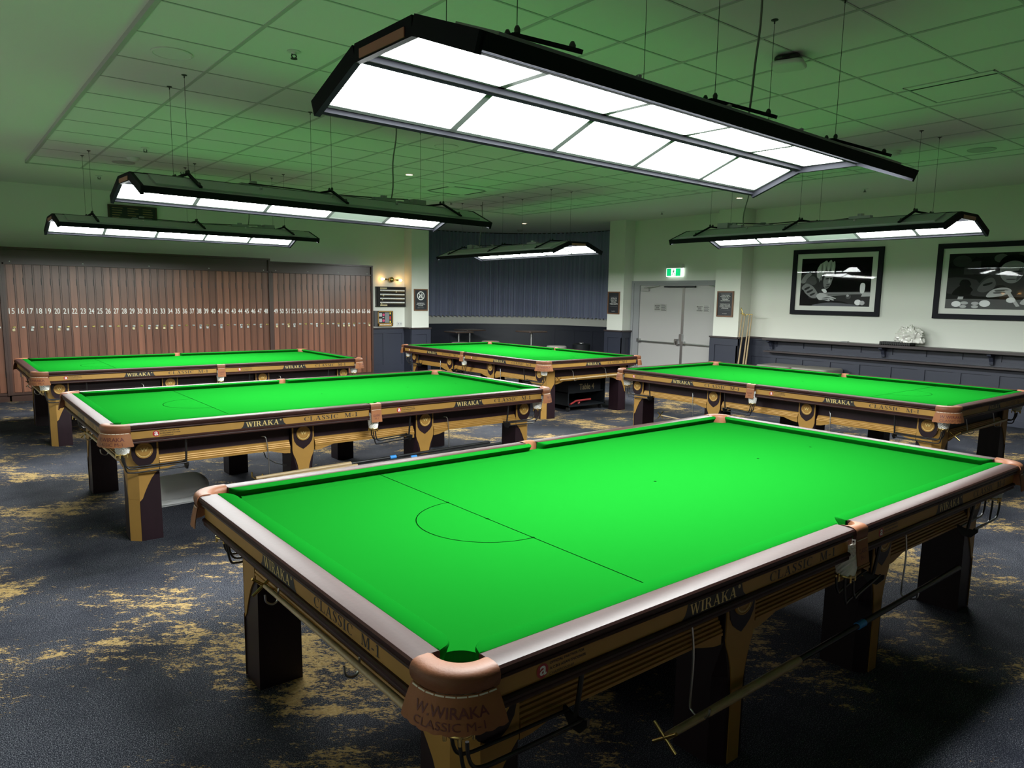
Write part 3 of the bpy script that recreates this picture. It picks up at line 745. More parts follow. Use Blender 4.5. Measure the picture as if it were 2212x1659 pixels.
# curtain
mb = MB(); n = 900; rows = []
a0, a1 = 128, -24
for k, (z, am) in enumerate(((ZC - .003, .55), (ZC - .09, .75), (2.3, 1.0), (1.6, 1.12), (1.184, 1.2))):
    row = []
    for i in range(n + 1):
        t = a0 + (a1 - a0) * i / n; s_ = (a0 - t) / 180 * pi * AR
        w = sin(s_ * 2 * pi / .125 + 1.3 * sin(s_ * 2.1) + .5 * sin(s_ * 5.3)); w2 = sin(s_ * 2 * pi / .053 + 2 * sin(s_ * 3))
        d = .11 + am * (.030 * w + .007 * w2 + .014 * sin(s_ * 1.9 + z))
        zz = z + (.006 * w2 - .014 * w if k == 4 else 0)
        row.append((*arcp(t, AR - d), zz))
    rows.append(row)
mb.loft(rows, 0); cu = mb.build('curtain', 'curtain', None, 80)
tag(cu, 'long blue-grey pleated curtain hanging round the curved alcove wall', 'curtain')
mb = MB(); mb.tube([(*arcp(128 - 3 * i, AR - .11), ZC - .008) for i in range(52)], .012, 6); mb.build('curtain_track', 'dark_slot', cu)
# ---------------- double doors
D = thing('door_1', 'pale grey double doors with push bars below the exit sign', 'door', (XR, 7.72, 0)); D['kind'] = 'structure'
dfn = lambda s, d, z: (-d, -s, z)    # s to the right seen from the room (towards -y)
mb = MB()
for (a, b, z0, z1) in ((-1.27, -1.12, 0, 1.955), (1.12, 1.27, 0, 1.955), (-1.27, 1.27, 1.955, 2.0)): mb.obox(dfn, a, b, 0, .045, z0, z1)
for (a, b, z0, z1) in ((-1.33, -1.27, 0, 2.0), (1.27, 1.33, 0, 2.0), (-1.33, 1.33, 2.0, 2.05)): mb.obox(dfn, a, b, 0, .060, z0, z1)
mb.build('door_frame', 'frame_paint', D)
for sgn in (-1, 1):
    mb = MB(); mb.obox(dfn, min(.004 * sgn, 1.118 * sgn), max(.004 * sgn, 1.118 * sgn), -.01, .022, .012, 1.948); leaf = mb.build('door_leaf', 'door_paint', D)
    mb = MB()
    e0, e1 = (-1.08, -.06) if sgn < 0 else (.06, 1.08)
    mb.tube([dfn(e0, .085, .815), dfn(e1, .085, .812)], .013, 10)
    for e in (e0, e1): mb.obox(dfn, e - .03, e + .03, .022, .10, .79, .86)
    mb.build('push_bar', 'steel', leaf, 50)
    mb = MB(); c0 = -.72 if sgn < 0 else .52
    mb.obox(dfn, (-1.06 if sgn < 0 else .86), (-.86 if sgn < 0 else 1.06), .022, .075, 1.84, 1.90)
    mb.tube([dfn(-.98 * 1 if sgn < 0 else .98, .07, 1.905), dfn(-.78 if sgn < 0 else .78, .16, 1.925), dfn(-.60 if sgn < 0 else .62, .06, 1.95)], .010, 6)
    mb.build('door_closer', 'plate_silver', leaf)
    sx = -.57 if sgn < 0 else .47
    mb = MB(); mb.obox(dfn, sx - .16, sx + .16, .022, .025, 1.44, 1.585)
    yy = 1.545
    for t in ('FIRE SAFETY', 'DOOR', 'DO NOT OBSTRUCT'):
        mb.flat(fit2d(text2d(t, 1, .02), sx - .145 + (.03 if t == 'DOOR' else 0), sx - .005 - (.03 if t == 'DOOR' else 0), yy - .013, yy + .013), lambda a, b: dfn(a, .0262, b), 1); yy -= .036
    for i in range(6): mb.obox(dfn, sx + .02, sx + .145 - .02 * (i % 2), .025, .0256, 1.455 + .021 * i, 1.462 + .021 * i, 1)
    mb.build('door_notice', ['plate_silver', 'black_print'], leaf)
mb = MB(); mb.obox(dfn, -.028, .028, .022, .034, .05, 1.945); mb.obox(dfn, -.035, .035, .03, .075, .80, 1.0); mb.obox(dfn, -.13, -.07, .03, .10, .78, .90); mb.build('meeting_strip', 'steel', D)
mb = MB(); mb.obox(dfn, -.45, .30, .040, .085, 1.915, 1.945); mb.build('door_coordinator', 'dark_slot', D)
# exit sign
E = thing('exit_sign', 'green and white lit running man exit sign above the double doors', 'exit sign', (XR, 7.955, 2.13))
efn = lambda s, d, z: (-d, -s, z)
mb = MB(); mb.obox(efn, -.20, .20, 0, .07, .165, .235); mb.build('sign_housing', 'white_plastic', E)
mb = MB(); mb.obox(efn, -.205, .205, .022, .045, 0, .168); mb.build('sign_panel', 'exit_white', E)
mb = MB(); mb.obox(efn, -.195, -.085, .045, .0465, .012, .158); mb.obox(efn, .025, .145, .045, .0465, .012, .158); mb.build('green_field', 'exit_green', E)
mb = MB(); g = lambda a, b: efn(a, .0472, b)
mb.poly(disc2d(-.018, .135, .011, 14), g)
for pl in ([(-.030, .122), (-.008, .120), (-.020, .078), (-.042, .082)], [(-.034, .118), (-.030, .108), (-.055, .098), (-.060, .106)], [(-.060, .106), (-.052, .100), (-.060, .082), (-.067, .088)], [(-.012, .118), (-.010, .104), (.012, .096), (.014, .106)],
           [(-.022, .086), (-.008, .078), (.008, .050), (-.004, .046)], [(-.004, .050), (.006, .046), (.004, .018), (-.008, .018)], [(-.042, .084), (-.026, .080), (-.042, .046), (-.054, .050)], [(-.056, .052), (-.044, .046), (-.072, .022), (-.078, .030)]):
    mb.poly(pl, g)
mb.build('running_figure', 'exit_figure', E)
lp = bpy.data.lights.new('exit_glow', 'AREA'); lp.shape = 'RECTANGLE'; lp.size = .38; lp.size_y = .05; lp.energy = .9; lp.color = (.85, 1, .9)
lo = bpy.data.objects.new('exit_glow', lp); C.objects.link(lo); lo.location = (-.05, 0, .15); lo.parent = E; lo.rotation_euler = (0, RAD(25), 0)
# ------------------------------------------------------------------ table lights
CA, CB, CD, CL = .172, .31, .122, 1.52
def canopy_fn(kind):
    """a: across the panel (0 inner edge .. 1 outer edge), x along, h: height above the panel plane"""
    if kind == 0: return lambda x, a, h: (x, -CA + 2 * CA * a, h)
    sg = kind; ln = hypot(CB, CD); nx, nz = CD / ln, CB / ln
    return lambda x, a, h: (x, sg * (CA + .012 + CB * a + nx * h), -CD * a + nz * h)
def make_canopy(unlit=(), roll=0.0, tilt=0.0, label='', loc=(0, 0, 0), rz=0.0, conns=()):
    T = thing('table_light', label, 'table light', loc, rz, 'long LED canopies over the snooker tables')
    T.rotation_euler = (roll, -tilt, rz)
    for kind in (0, 1, -1):
        fn = canopy_fn(kind); wid = 2 * CA if kind == 0 else hypot(CB, CD)
        A = lambda m: m / wid
        mb = MB()
        f = lambda x, m, h: fn(x, A(m), h)
        # tray: back plate with a shallow raised field, lips on four sides
        mb.obox(f, -CL + .01, CL - .01, .008, wid - .008, .010, .020)
        mb.obox(f, -CL + .10, CL - .10, .055, wid - .055, .020, .034)
        hous = mb.build('light_housing', 'canopy_metal', T)
        mb = MB()
        lip = .040
        mb.obox(f, -CL, CL, -.003, .016, -lip + .012, .022); mb.obox(f, -CL, CL, wid - .014, wid + .003, -.026, .022)
        mb.obox(f, -CL - .012, -CL + .012, -.003, wid + .003, -lip, .022); mb.obox(f, CL - .012, CL + .012, -.003, wid + .003, -lip, .022)
        mb.build('edge_profile', 'canopy_dark', hous)
        if kind == 0:
            for e in (-1, 1):
                mb = MB(); mb.obox(f, e * (CL + .012), e * (CL + .016), .035, wid - .035, -lip + .006, -.004); mb.build('wood_strip', 'redwood', hous)
        for i in range(5):
            x0 = -CL + .014 + i * (2 * CL - .028) / 5; x1 = x0 + (2 * CL - .028) / 5
            mb = MB(); off = (kind, i) in unlit
            b = .017; h0 = -.006
            P = lambda x, m, h: f(x, m, h)
            q0, q1 = .020, wid - .020
            quad = [P(x0 + b, q0 + b, h0 + .003), P(x0 + b, q1 - b, h0 + .003), P(x1 - b, q1 - b, h0 + .003), P(x1 - b, q0 + b, h0 + .003)]
            # make the lit face look down
            va, vb = Vector(quad[1]) - Vector(quad[0]), Vector(quad[2]) - Vector(quad[0])
            if va.cross(vb).z > 0: quad = quad[::-1]
            mb.add(quad, [(0, 1, 2, 3)], 0); mb.keep = True
            pn = mb.build('light_panel', 'unlit_panel' if off else 'led_diffuser', T)
            if off: pn['label'] = 'switched off pale panel'
            mb = MB()
            for a in ((x0, x0 + b, q0, q1), (x1 - b, x1, q0, q1), (x0, x1, q0, q0 + b), (x0, x1, q1 - b, q1)): mb.obox(P, *a, h0 - .002, h0 + .014)
            mb.build('panel_frame', 'panel_frame', pn)
    # cross straps with knobs, drivers, wires
    for x in (-1.13, .03, 1.17):
        mb = MB(); w = .011
        pts = [(-CA - CB - .012, -CD + .045), (-CA - .02, .045), (CA + .02, .045), (CA + CB + .012, -CD + .045)]
        for (a, b) in zip(pts[:-1], pts[1:]):
            d = Vector((0, b[0] - a[0], b[1] - a[1])); nrm = Vector((0, -d.z, d.y)).normalized() * .014
            mb.add([(x - w, a[0], a[1]), (x + w, a[0], a[1]), (x + w, b[0], b[1]), (x - w, b[0], b[1]), (x - w, a[0] + nrm.y, a[1] + nrm.z), (x + w, a[0] + nrm.y, a[1] + nrm.z), (x + w, b[0] + nrm.y, b[1] + nrm.z), (x - w, b[0] + nrm.y, b[1] + nrm.z)], [(0, 3, 2, 1), (4, 5, 6, 7), (0, 1, 5, 4), (1, 2, 6, 5), (2, 3, 7, 6), (3, 0, 4, 7)])
        st = mb.build('cross_strap', 'canopy_dark', T)
        for yk in (-CA - CB + .02, -CA - .03, -CA + .02, CA - .02, CA + .03, CA + CB - .02):
            zk = .057 if abs(yk) < CA + .035 else -CD + .066
            mb = MB(); mb.lathe([(.004, 0), (.010, .002), (.011, .016), (.006, .026), (.001, .028)], 10, (x, yk, zk - .004)); mb.build('knob', 'wire_black', st, 50)
    for i, (x, y) in enumerate(((-.55, .05), (.62, -.04), (.93, .06))):
        mb = MB(); mb.box(x - .11, x + .11, y - .03, y + .03, .034, .062); mb.lathe([(.03, .062), (.03, .085), (.001, .087)], 12, (x, y, 0)); mb.build('driver_box', 'canopy_metal', T)
    mb = MB(); mb.box(.98, 1.12, .02, .13, .034, .095); mb.build('junction_box', 'white_plastic' if False else 'canopy_metal', T)
    mb = MB(); mb.tube([(-.6, .02, .06), (-.2, -.05, .05), (.2, .06, .055), (.55, -.02, .06), (.95, .08, .09)], .006, 6); mb.build('loose_cable', 'wire_black', T)
    for x in (-.62, -.02, .60):   # bright clip ends on the near and far side trays
        for sg in (1, -1):
            fn = canopy_fn(sg); c_ = fn(x, .35, .04); mb = MB(); mb.lathe([(.001, -.012), (.011, -.006), (.012, .006), (.001, .012)], 10, c_)
            mb.build('cable_clip', 'steel', T, 60)
    Mw = Matrix.Translation(loc) @ T.rotation_euler.to_matrix().to_4x4(); Mi = Mw.inverted()
    for x in (-1.13, .03, 1.17):
        for y in (-.20, .20):
            a = Vector((x, y, .05)); wpt = Mw @ a; top = Mi @ Vector((wpt.x, wpt.y, ZT))
            mb = MB(); mb.tube([a, top], .0016, 5); mb.lathe([(.020, 0), (.020, -.004), (.004, -.010), (.004, -.022)], 10, tuple(top)); mb.build('suspension_wire', 'wire_black', T)
    a = Vector((.78, .10, .05)); wpt = Mw @ a; top = Mi @ Vector((wpt.x + .04, wpt.y - .03, ZT))
    mb = MB(); L_ = top - a
    mb.tube([a + L_ * t + Vector((.014 * sin(t * 9), .010 * sin(t * 7 + 1), 0)) for t in [i / 10 for i in range(11)]], .0065, 6); mb.build('power_cable', 'cable_grey', T)
    return T
make_canopy((), 0.0, 0.0, 'long LED canopy nearest the camera with all panels lit, over the nearest snooker table', (1.775, .865, BED + 1.707), .04)
make_canopy(((1, 3),), .025, -.007, 'hanging LED canopy with an unlit fourth panel, upper of the two at left', (1.776, 4.716, BED + 1.713), .011)
make_canopy((), -.031, .002, 'hanging LED canopy nearest the lockers, in front of the dark honours board', (1.742, 8.535, BED + 1.718), .018)
make_canopy((), -.016, -.003, 'hanging LED canopy in front of the blue-grey curtain', (6.581, 7.954, BED + 1.68), pi / 2 - .006)
make_canopy(((-1, 2),), 0.0, .002, 'hanging LED canopy with an unlit middle panel near the framed photographs', (6.585, 2.838, BED + 1.695), pi / 2 - .009)
# ------------------------------------------------------------------ lockers
LY = 11.70     # front plane of the lockers
def num_label(n): return str(n)
PADLOCKED = {15, 17, 20, 21, 29, 31, 32, 33, 34, 38, 39, 41, 44, 45, 47, 49, 51, 52, 56, 60, 61, 62, 63, 66}
def locker_bank(x0, x1, top, first, count, label):
    B = thing('locker_bank', label, 'lockers', ((x0 + x1) / 2, LY, 0), 0, 'numbered wooden locker banks')
    w = x1 - x0; hx = w / 2
    fn = lambda s, d, z: (s, -d, z)
    mb = MB(); mb.box(-hx, hx, .0, .46, .10, top - .03); mb.build('carcass', 'locker_frame', B)
    mb = MB(); mb.box(-hx, hx, -.012, .46, 0, .10); mb.build('plinth', 'locker_dark', B)
    strip0 = 2.072
    mb = MB()
    mb.box(-hx - .012, hx + .012, -.05, .46, top - .028, top); mb.box(-hx - .012, -hx + .022, -.045, .02, .10, top - .028); mb.box(hx - .022, hx + .012, -.045, .02, .10, top - .028)
    mb.box(-hx, hx, -.045, .02, strip0 - .022, strip0); mb.box(-hx, hx, -.03, .02, .10, .135)
    mb.build('face_frame', 'locker_dark', B)
    mb = MB(); mb.box(-hx + .02, hx - .02, -.008, .02, strip0, top - .028); fas = mb.build('fascia_board', 'locker_dark', B)
    nb = 5 if count > 20 else 4
    for i in range(nb):
        mb = MB(); xx = -hx + .10 + (w - .2) * i / (nb - 1); mb.lathe([(.008, 0), (.008, -.004), (.001, -.007)], 10, (xx, -.008, strip0 + .018), axis='y'); mb.build('cap_screw', 'white_enamel', fas)
    pw = (w - .044) / count
    for i in range(count):
        n = first + i; c = -hx + .022 + pw * (i + .5)
        mb = MB(); mb.box(c - pw / 2, c - pw / 2 + .020, -.020, .004, .135, strip0 - .022); mb.build('divider_batten', 'locker_frame', B)
        mb = MB(); a, b = c - pw / 2 + .0235, c + pw / 2 - .0035
        mb.box(a, b, -.014, .004, .14, strip0 - .026)
        dr = mb.build('locker_door', 'locker_wood', B)
        sh = .88 + .24 * random.random()
        mb = MB(); mb.flat(fit2d(text2d(num_label(n), 1, .004), c - .035, c + .037, 1.318, 1.402), lambda p, q: (p, -.0152, q)); mb.build('number', 'print_white', dr)
        mb = MB(); mb.lathe([(.015, -.014), (.015, -.019), (.010, -.022), (.001, -.022)], 14, (c - .002 + .012, 0, 1.118), axis='y'); mb.box(c + .014, c + .036, -.020, -.014, 1.108, 1.130); mb.build('hasp', 'steel' if n % 3 else 'brass', dr)
        for zh in (1.80, .42):
            mb = MB(); mb.box(b - .006, b + .003, -.018, -.012, zh - .05, zh + .05); mb.build('hinge', 'dark_slot', dr)
        if n in PADLOCKED:
            bright = n in (15, 20, 29, 32, 33, 34, 49, 51, 66, 61, 62)
            p = thing('padlock', '%s padlock hanging on wooden locker door number %d' % ('bright brass' if bright else 'small dull metal', n), 'padlock', (B.location.x + c + .008, LY - .026, 1.062), 0, 'padlocks on the lockers')
            mb = MB(); mb.box(-.017, .017, -.008, .008, 0, .034); mb.build('lock_body', 'cream_print' if bright else 'plate_silver', p)
            mb = MB(); mb.tube([(-.011 * cos(a), 0, .034 + .020 * sin(a)) for a in [pi * k / 8 for k in range(9)]], .0028, 6); mb.build('shackle', 'steel', p)
    return B
locker_bank(-.06, 3.93, 2.300, 15, 34, 'long bank of narrow wooden lockers numbered 15 to 48')
locker_bank(3.955, 5.995, 2.252, 49, 18, 'shorter bank of narrow wooden lockers numbered 49 to 66 beside the scoreboard')
locker_bank(-1.70, -.085, 2.300, 1, 14, 'bank of wooden lockers at the left picture edge, ending in number 14')
# ------------------------------------------------------------------ back wall fittings
bw = lambda x, z: (lambda s, d, h: (s, -d, h))
def wall_thing(name, label, cat, x, z, wall='back', group=None, y=None):
    if wall == 'back': o = thing(name, label, cat, (x, y if y is not None else YB, z), 0, group); return o, (lambda s, d, h: (s, -d, h))
    o = thing(name, label, cat, (x if x is not None else XR, y, z), 0, group); return o, (lambda s, d, h: (-d, -s, h))
o, f = wall_thing('honours_board', 'dark wooden honours board with small gold lettering high on the locker wall', 'honours board', 1.83, 2.78)
mb = MB(); mb.obox(f, -.36, .36, 0, .035, -.20, .29); mb.obox(f, -.345, .345, .03, .04, -.185, .275); mb.build('board', 'dark_slot', o)
mb = MB()
frame_boxes(mb, f, -.37, .37, -.21, .30, .025, 0, .05)
mb.build('frame', 'locker_dark', o)
mb = MB()
for r in range(11):
    for cx_ in (-.31, -.08, .15):
        if 3 < r and cx_ == -.08: continue
        w = .10 + .07 * random.random(); mb.obox(f, cx_, cx_ + w, .040, .0408, .245 - .038 * r, .257 - .038 * r)
mb.build('gold_lettering', 'board_text', o)
# sconce
o, f = wall_thing('wall_sconce', 'brass two-arm wall light with glowing bare bulbs above the scoreboard', 'wall lamp', 6.672, 2.00)
mb = MB(); prof = [(.001, -.14)] + [(.058 * cos(RAD(a)), -.085 - .055 * sin(RAD(a))) for a in range(80, -81, -16)] + [(.03, -.03), (.035, 0)]
mb.lathe(prof, 24, (0, 0, 0), axis='y'); body = mb.build('lamp_body', 'brass', o, 60)
for sg in (-1, 1):
    mb = MB(); mb.tube([(sg * .05, -.085, 0), (sg * .125, -.085, -.004 * sg)], .009, 8); mb.tube([(sg * .115, -.085, -.004 * sg), (sg * .165, -.085, -.006 * sg)], .018, 10); mb.build('lamp_arm', 'brass', o, 50)
    mb = MB(); mb.lathe([(.012, .165 * sg), (.020, .185 * sg), (.027, .212 * sg), (.022, .236 * sg), (.006, .254 * sg)], 14, (0, -.085, -.008 * sg), axis='x', caps=True); mb.build('bulb', 'bulb', o, 60)
# snooker scoreboard
o, f = wall_thing('scoreboard', 'black snooker scoreboard with four rows of white number strips', 'scoreboard', 6.68, 1.445)
mb = MB(); mb.obox(f, -.345, .345, 0, .055, 0, .405); mb.obox(f, -.335, -.27, .05, .07, .005, .40); mb.obox(f, -.35, .35, 0, .064, .395, .408); mb.obox(f, -.35, .35, 0, .064, -.004, .008); mb.build('case', 'black_lacquer', o)
for i in range(4):
    z = .318 - .083 * i
    mb = MB(); mb.obox(f, -.262, .318, .055, .060, z, z + .026); st_ = mb.build('number_strip', 'print_white', o)
    mb = MB()
    for k in range(20): mb.flat(fit2d(text2d(str(k if k < 10 else k), 1, .01), -.255 + .0285 * k, -.239 + .0285 * k, z + .005, z + .021), lambda p, q: f(p, .0606, q))
    mb.build('strip_numbers', 'grey_print', st_)
    mb = MB(); mb.tube([f(-.262, .062, z - .014), f(.318, .062, z - .014)], .004, 6); mb.build('pointer_rod', 'brass', o)
    mb = MB(); px = (.115, -.19, -.215, -.235)[i]; mb.obox(f, px - .012, px + .012, .058, .070, z - .026, z + .002); mb.build('pointer', 'cream_print', o)
    mb = MB(); mb.lathe([(.001, .362), (.014, .360), (.018, .350), (.012, .345)], 12, f(0, .03, z + .012), axis='x'); mb.build('end_knob', 'black_rubber', o, 50)
for z, w in ((.362, .16), (.012, .165)):
    mb = MB(); mb.obox(f, -.262, -.262 + w, .055, .059, z, z + .026); mb.build('name_card', 'cream_print', o)
# small wall cabinet with coloured panel
o, f = wall_thing('wall_cabinet', 'gold framed wall panel with two pink dials under the scoreboard', 'wall panel', 6.503, 1.035)
mb = MB(); mb.obox(f, -.215, .215, 0, .05, 0, .318); mb.build('cabinet_case', 'dark_cover', o)
mb = MB()
for a in ((-.145, .215, .295, .318), (-.145, .215, 0, .060), (-.145, -.125, 0, .318), (.195, .215, 0, .318)): mb.obox(f, a[0], a[1], .048, .062, a[2], a[3])
mb.build('gold_frame', 'gold_paint', o)
mb = MB(); mb.obox(f, -.125, .195, .05, .053, .06, .295, 0)
for z in (.085, .20): mb.obox(f, -.115, -.045, .053, .055, z, z + .072, 1)
for z in (.115, .235): mb.poly(disc2d(-.008, z, .027, 20), lambda a, b: f(a, .0556, b), 2)
mb.obox(f, -.032, .005, .053, .055, .168, .186, 1)
mb.obox(f, .025, .125, .053, .0545, .072, .283, 3)
for i, z in enumerate((.080, .255)): mb.obox(f, .135, .165, .053, .055, z - .01, z + .03, 4)
mb.obox(f, .130, .168, .053, .055, .135, .205, 5)
mb.build('panel_face', ['dark_slot', 'light_grey_print', 'pink_print', 'grey_print', 'yellow_print', 'red_print'], o)
mb = MB(); mb.flat(fit2d(text2d('APOLLO FAFA', 1, .01), -.09, .17, .018, .044), lambda a, b: f(a, .0626, b)) if False else None
for i in range(9):
    mb.obox(f, -.095 + .029 * i, -.078 + .029 * i, .062, .0628, .020, .041)
mb.build('raised_letters', 'print_white', o)
o, f = wall_thing('power_outlet', 'white double power outlet on the wall right of the gold framed panel', 'power outlet', 6.905, 1.035)
mb = MB(); mb.obox(f, -.062, .062, 0, .010, 0, .085); mb.build('cover_plate', 'white_plastic', o)
for s_ in (-.03, .03):
    mb = MB(); mb.obox(f, s_ - .012, s_ + .012, .010, .013, .03, .06); mb.build('socket', 'plate_silver', o)
# ------------------------------------------------------------------ framed notices
def notice(label, w, h, lines, loc, wall, icon=False):
    o = thing('framed_notice', label, 'sign', loc, 0, 'black notices in wooden frames')
    f = (lambda s, d, z: (s, -d, z)) if wall == 'back' else (lambda s, d, z: (-d, -s, z))
    mb = MB(); t = .022
    frame_boxes(mb, f, -w / 2, w / 2, 0, h, t, 0, .024)
    mb.build('frame', 'sign_wood', o)
    mb = MB(); mb.obox(f, -w / 2 + .01, w / 2 - .01, .004, .012, .01, h - .01); bd = mb.build('notice_board', 'sign_black', o)
    mb = MB(); g = lambda a, b: f(a, .0128, b)
    if icon:
        c = h * .69; R1, R0 = .092, .074
        for i in range(36):
            a, b = 2 * pi * i / 36, 2 * pi * (i + 1) / 36
            mb.poly([(R0 * cos(a), c + R0 * sin(a)), (R1 * cos(a), c + R1 * sin(a)), (R1 * cos(b), c + R1 * sin(b)), (R0 * cos(b), c + R0 * sin(b))], g)
        mb.poly([(-.060, c + .048), (-.048, c + .060), (.060, c - .048), (.048, c - .060)], g)
        mb.poly([(-.050, c - .045), (-.012, c - .045), (-.016, c + .004), (-.046, c + .004)], g); mb.poly([(.008, c - .050), (.020, c - .050), (.019, c + .050), (.009, c + .050)], g); mb.poly([(.028, c - .05), (.038, c - .05), (.042, c + .045), (.026, c + .045)], g)
    for t_, z, hh, hw_ in lines:
        if t_ == '_':
            m2 = MB(); m2.obox(f, -hw_, hw_, .012, .0128, z, z + .003); m2.build('rule_line', 'grey_print', bd)
        else: mb.flat(fit2d(text2d(t_, 1, .015), -hw_, hw_, z, z + hh), g)
    mb.build('notice_lettering', 'print_white', bd)
    return o
notice('framed no food or drink notice with white prohibition symbol on the left pillar', .335, .455, [('NO OUTSIDE FOOD OR', .150, .017, .085), ('DRINK TO BE CONSUMED', .124, .017, .105), ('IN THIS AREA', .098, .017, .060), ('THANK YOU FOR YOUR COOPERATION', .056, .007, .080)], (7.245, 11.875, 1.362), 'back', True)
notice('framed notice about play without table lights on the pillar right of the curtain', .335, .470, [('_', .372, 0, .10), ('NO PLAY IS', .318, .028, .085), ('PERMITTED', .278, .028, .088), ('WITHOUT', .238, .028, .075), ('TABLE LIGHTS', .198, .028, .112), ('_', .155, 0, .105), ('MANAGEMENT', .055, .010, .05)], (10.454, 9.315, 1.354), 'right')
notice('framed mobile phone notice in white text on the pillar right of the doors', .345, .462, [('_', .415, 0, .10), ('MOBILE PHONES', .382, .016, .085), ('SHOULD BE SET TO', .357, .016, .105), ('SILENT IN THE', .332, .016, .080), ('SNOOKER &', .307, .016, .062), ('BILLIARDS ROOM', .282, .016, .095), ('PLEASE LEAVE THE', .222, .016, .105), ('ROOM IF YOU NEED', .197, .016, .105), ('TO MAKE OR RECEIVE', .172, .016, .115), ('A PHONE CALL', .147, .016, .075), ('_', .120, 0, .105), ('MANAGEMENT', .052, .009, .05)], (10.404, 6.525, 1.380), 'right')
# ------------------------------------------------------------------ framed photographs
def blob(cx, cz, rx, rz, n=20, rot=0.0):
    return [(cx + rx * cos(a) * cos(rot) - rz * sin(a) * sin(rot), cz + rx * cos(a) * sin(rot) + rz * sin(a) * cos(rot)) for a in [2 * pi * i / n for i in range(n)]]
def framed(label, y0, y1, z0, z1, art):
    w, h = y0 - y1, z1 - z0
    o = thing('framed_photograph', label, 'framed photograph', (XR, (y0 + y1) / 2, z0), 0, 'black framed snooker photographs')
    f = lambda s, d, z: (-d, -s, z)
    mb = MB(); t = .072
    frame_boxes(mb, f, -w / 2, w / 2, 0, h, t, 0, .045)
    mb.build('frame', 'picture_black', o)
    mb = MB(); mb.obox(f, -w / 2 + .05, w / 2 - .05, .004, .016, .05, h - .05); mb.build('mount_board', 'mat_board', o)
    ix0, ix1, iz0, iz1 = -w / 2 + .155, w / 2 - .165, .15, h - .15
    mb = MB(); mb.keep = True
    n = [0]
    def L(pts, g, sm=0):
        if sm:
            n_ = len(pts); q_ = []
            for i in range(n_):
                a, b, c, d = pts[i - 1], pts[i], pts[(i + 1) % n_], pts[(i + 2) % n_]
                for k in range(sm):
                    t = k / sm; q_.append(tuple(.5 * (2 * b[j] + (c[j] - a[j]) * t + (2 * a[j] - 5 * b[j] + 4 * c[j] - d[j]) * t * t + (3 * b[j] - a[j] - 3 * c[j] + d[j]) * t ** 3) for j in (0, 1)))
            pts = q_
        n[0] += 1; d = .0168 + .00025 * n[0]
        pts = [(min(ix1, max(ix0, ix0 + (ix1 - ix0) * a)), min(iz1, max(iz0, iz0 + (iz1 - iz0) * b))) for a, b in pts]
        mb.poly(pts, lambda a, b: f(a, d, b), g)
    art(L)
    mb.build('photograph', ['photo_grey_%d' % i for i in range(7)] + ['navy_paint'], o)
    mb = MB(); mb.add([f(-w / 2 + .06, .034, .06), f(w / 2 - .06, .034, .06), f(w / 2 - .06, .034, h - .06), f(-w / 2 + .06, .034, h - .06)], [(0, 1, 2, 3)]); mb.build('glass', 'picture_glass', o)
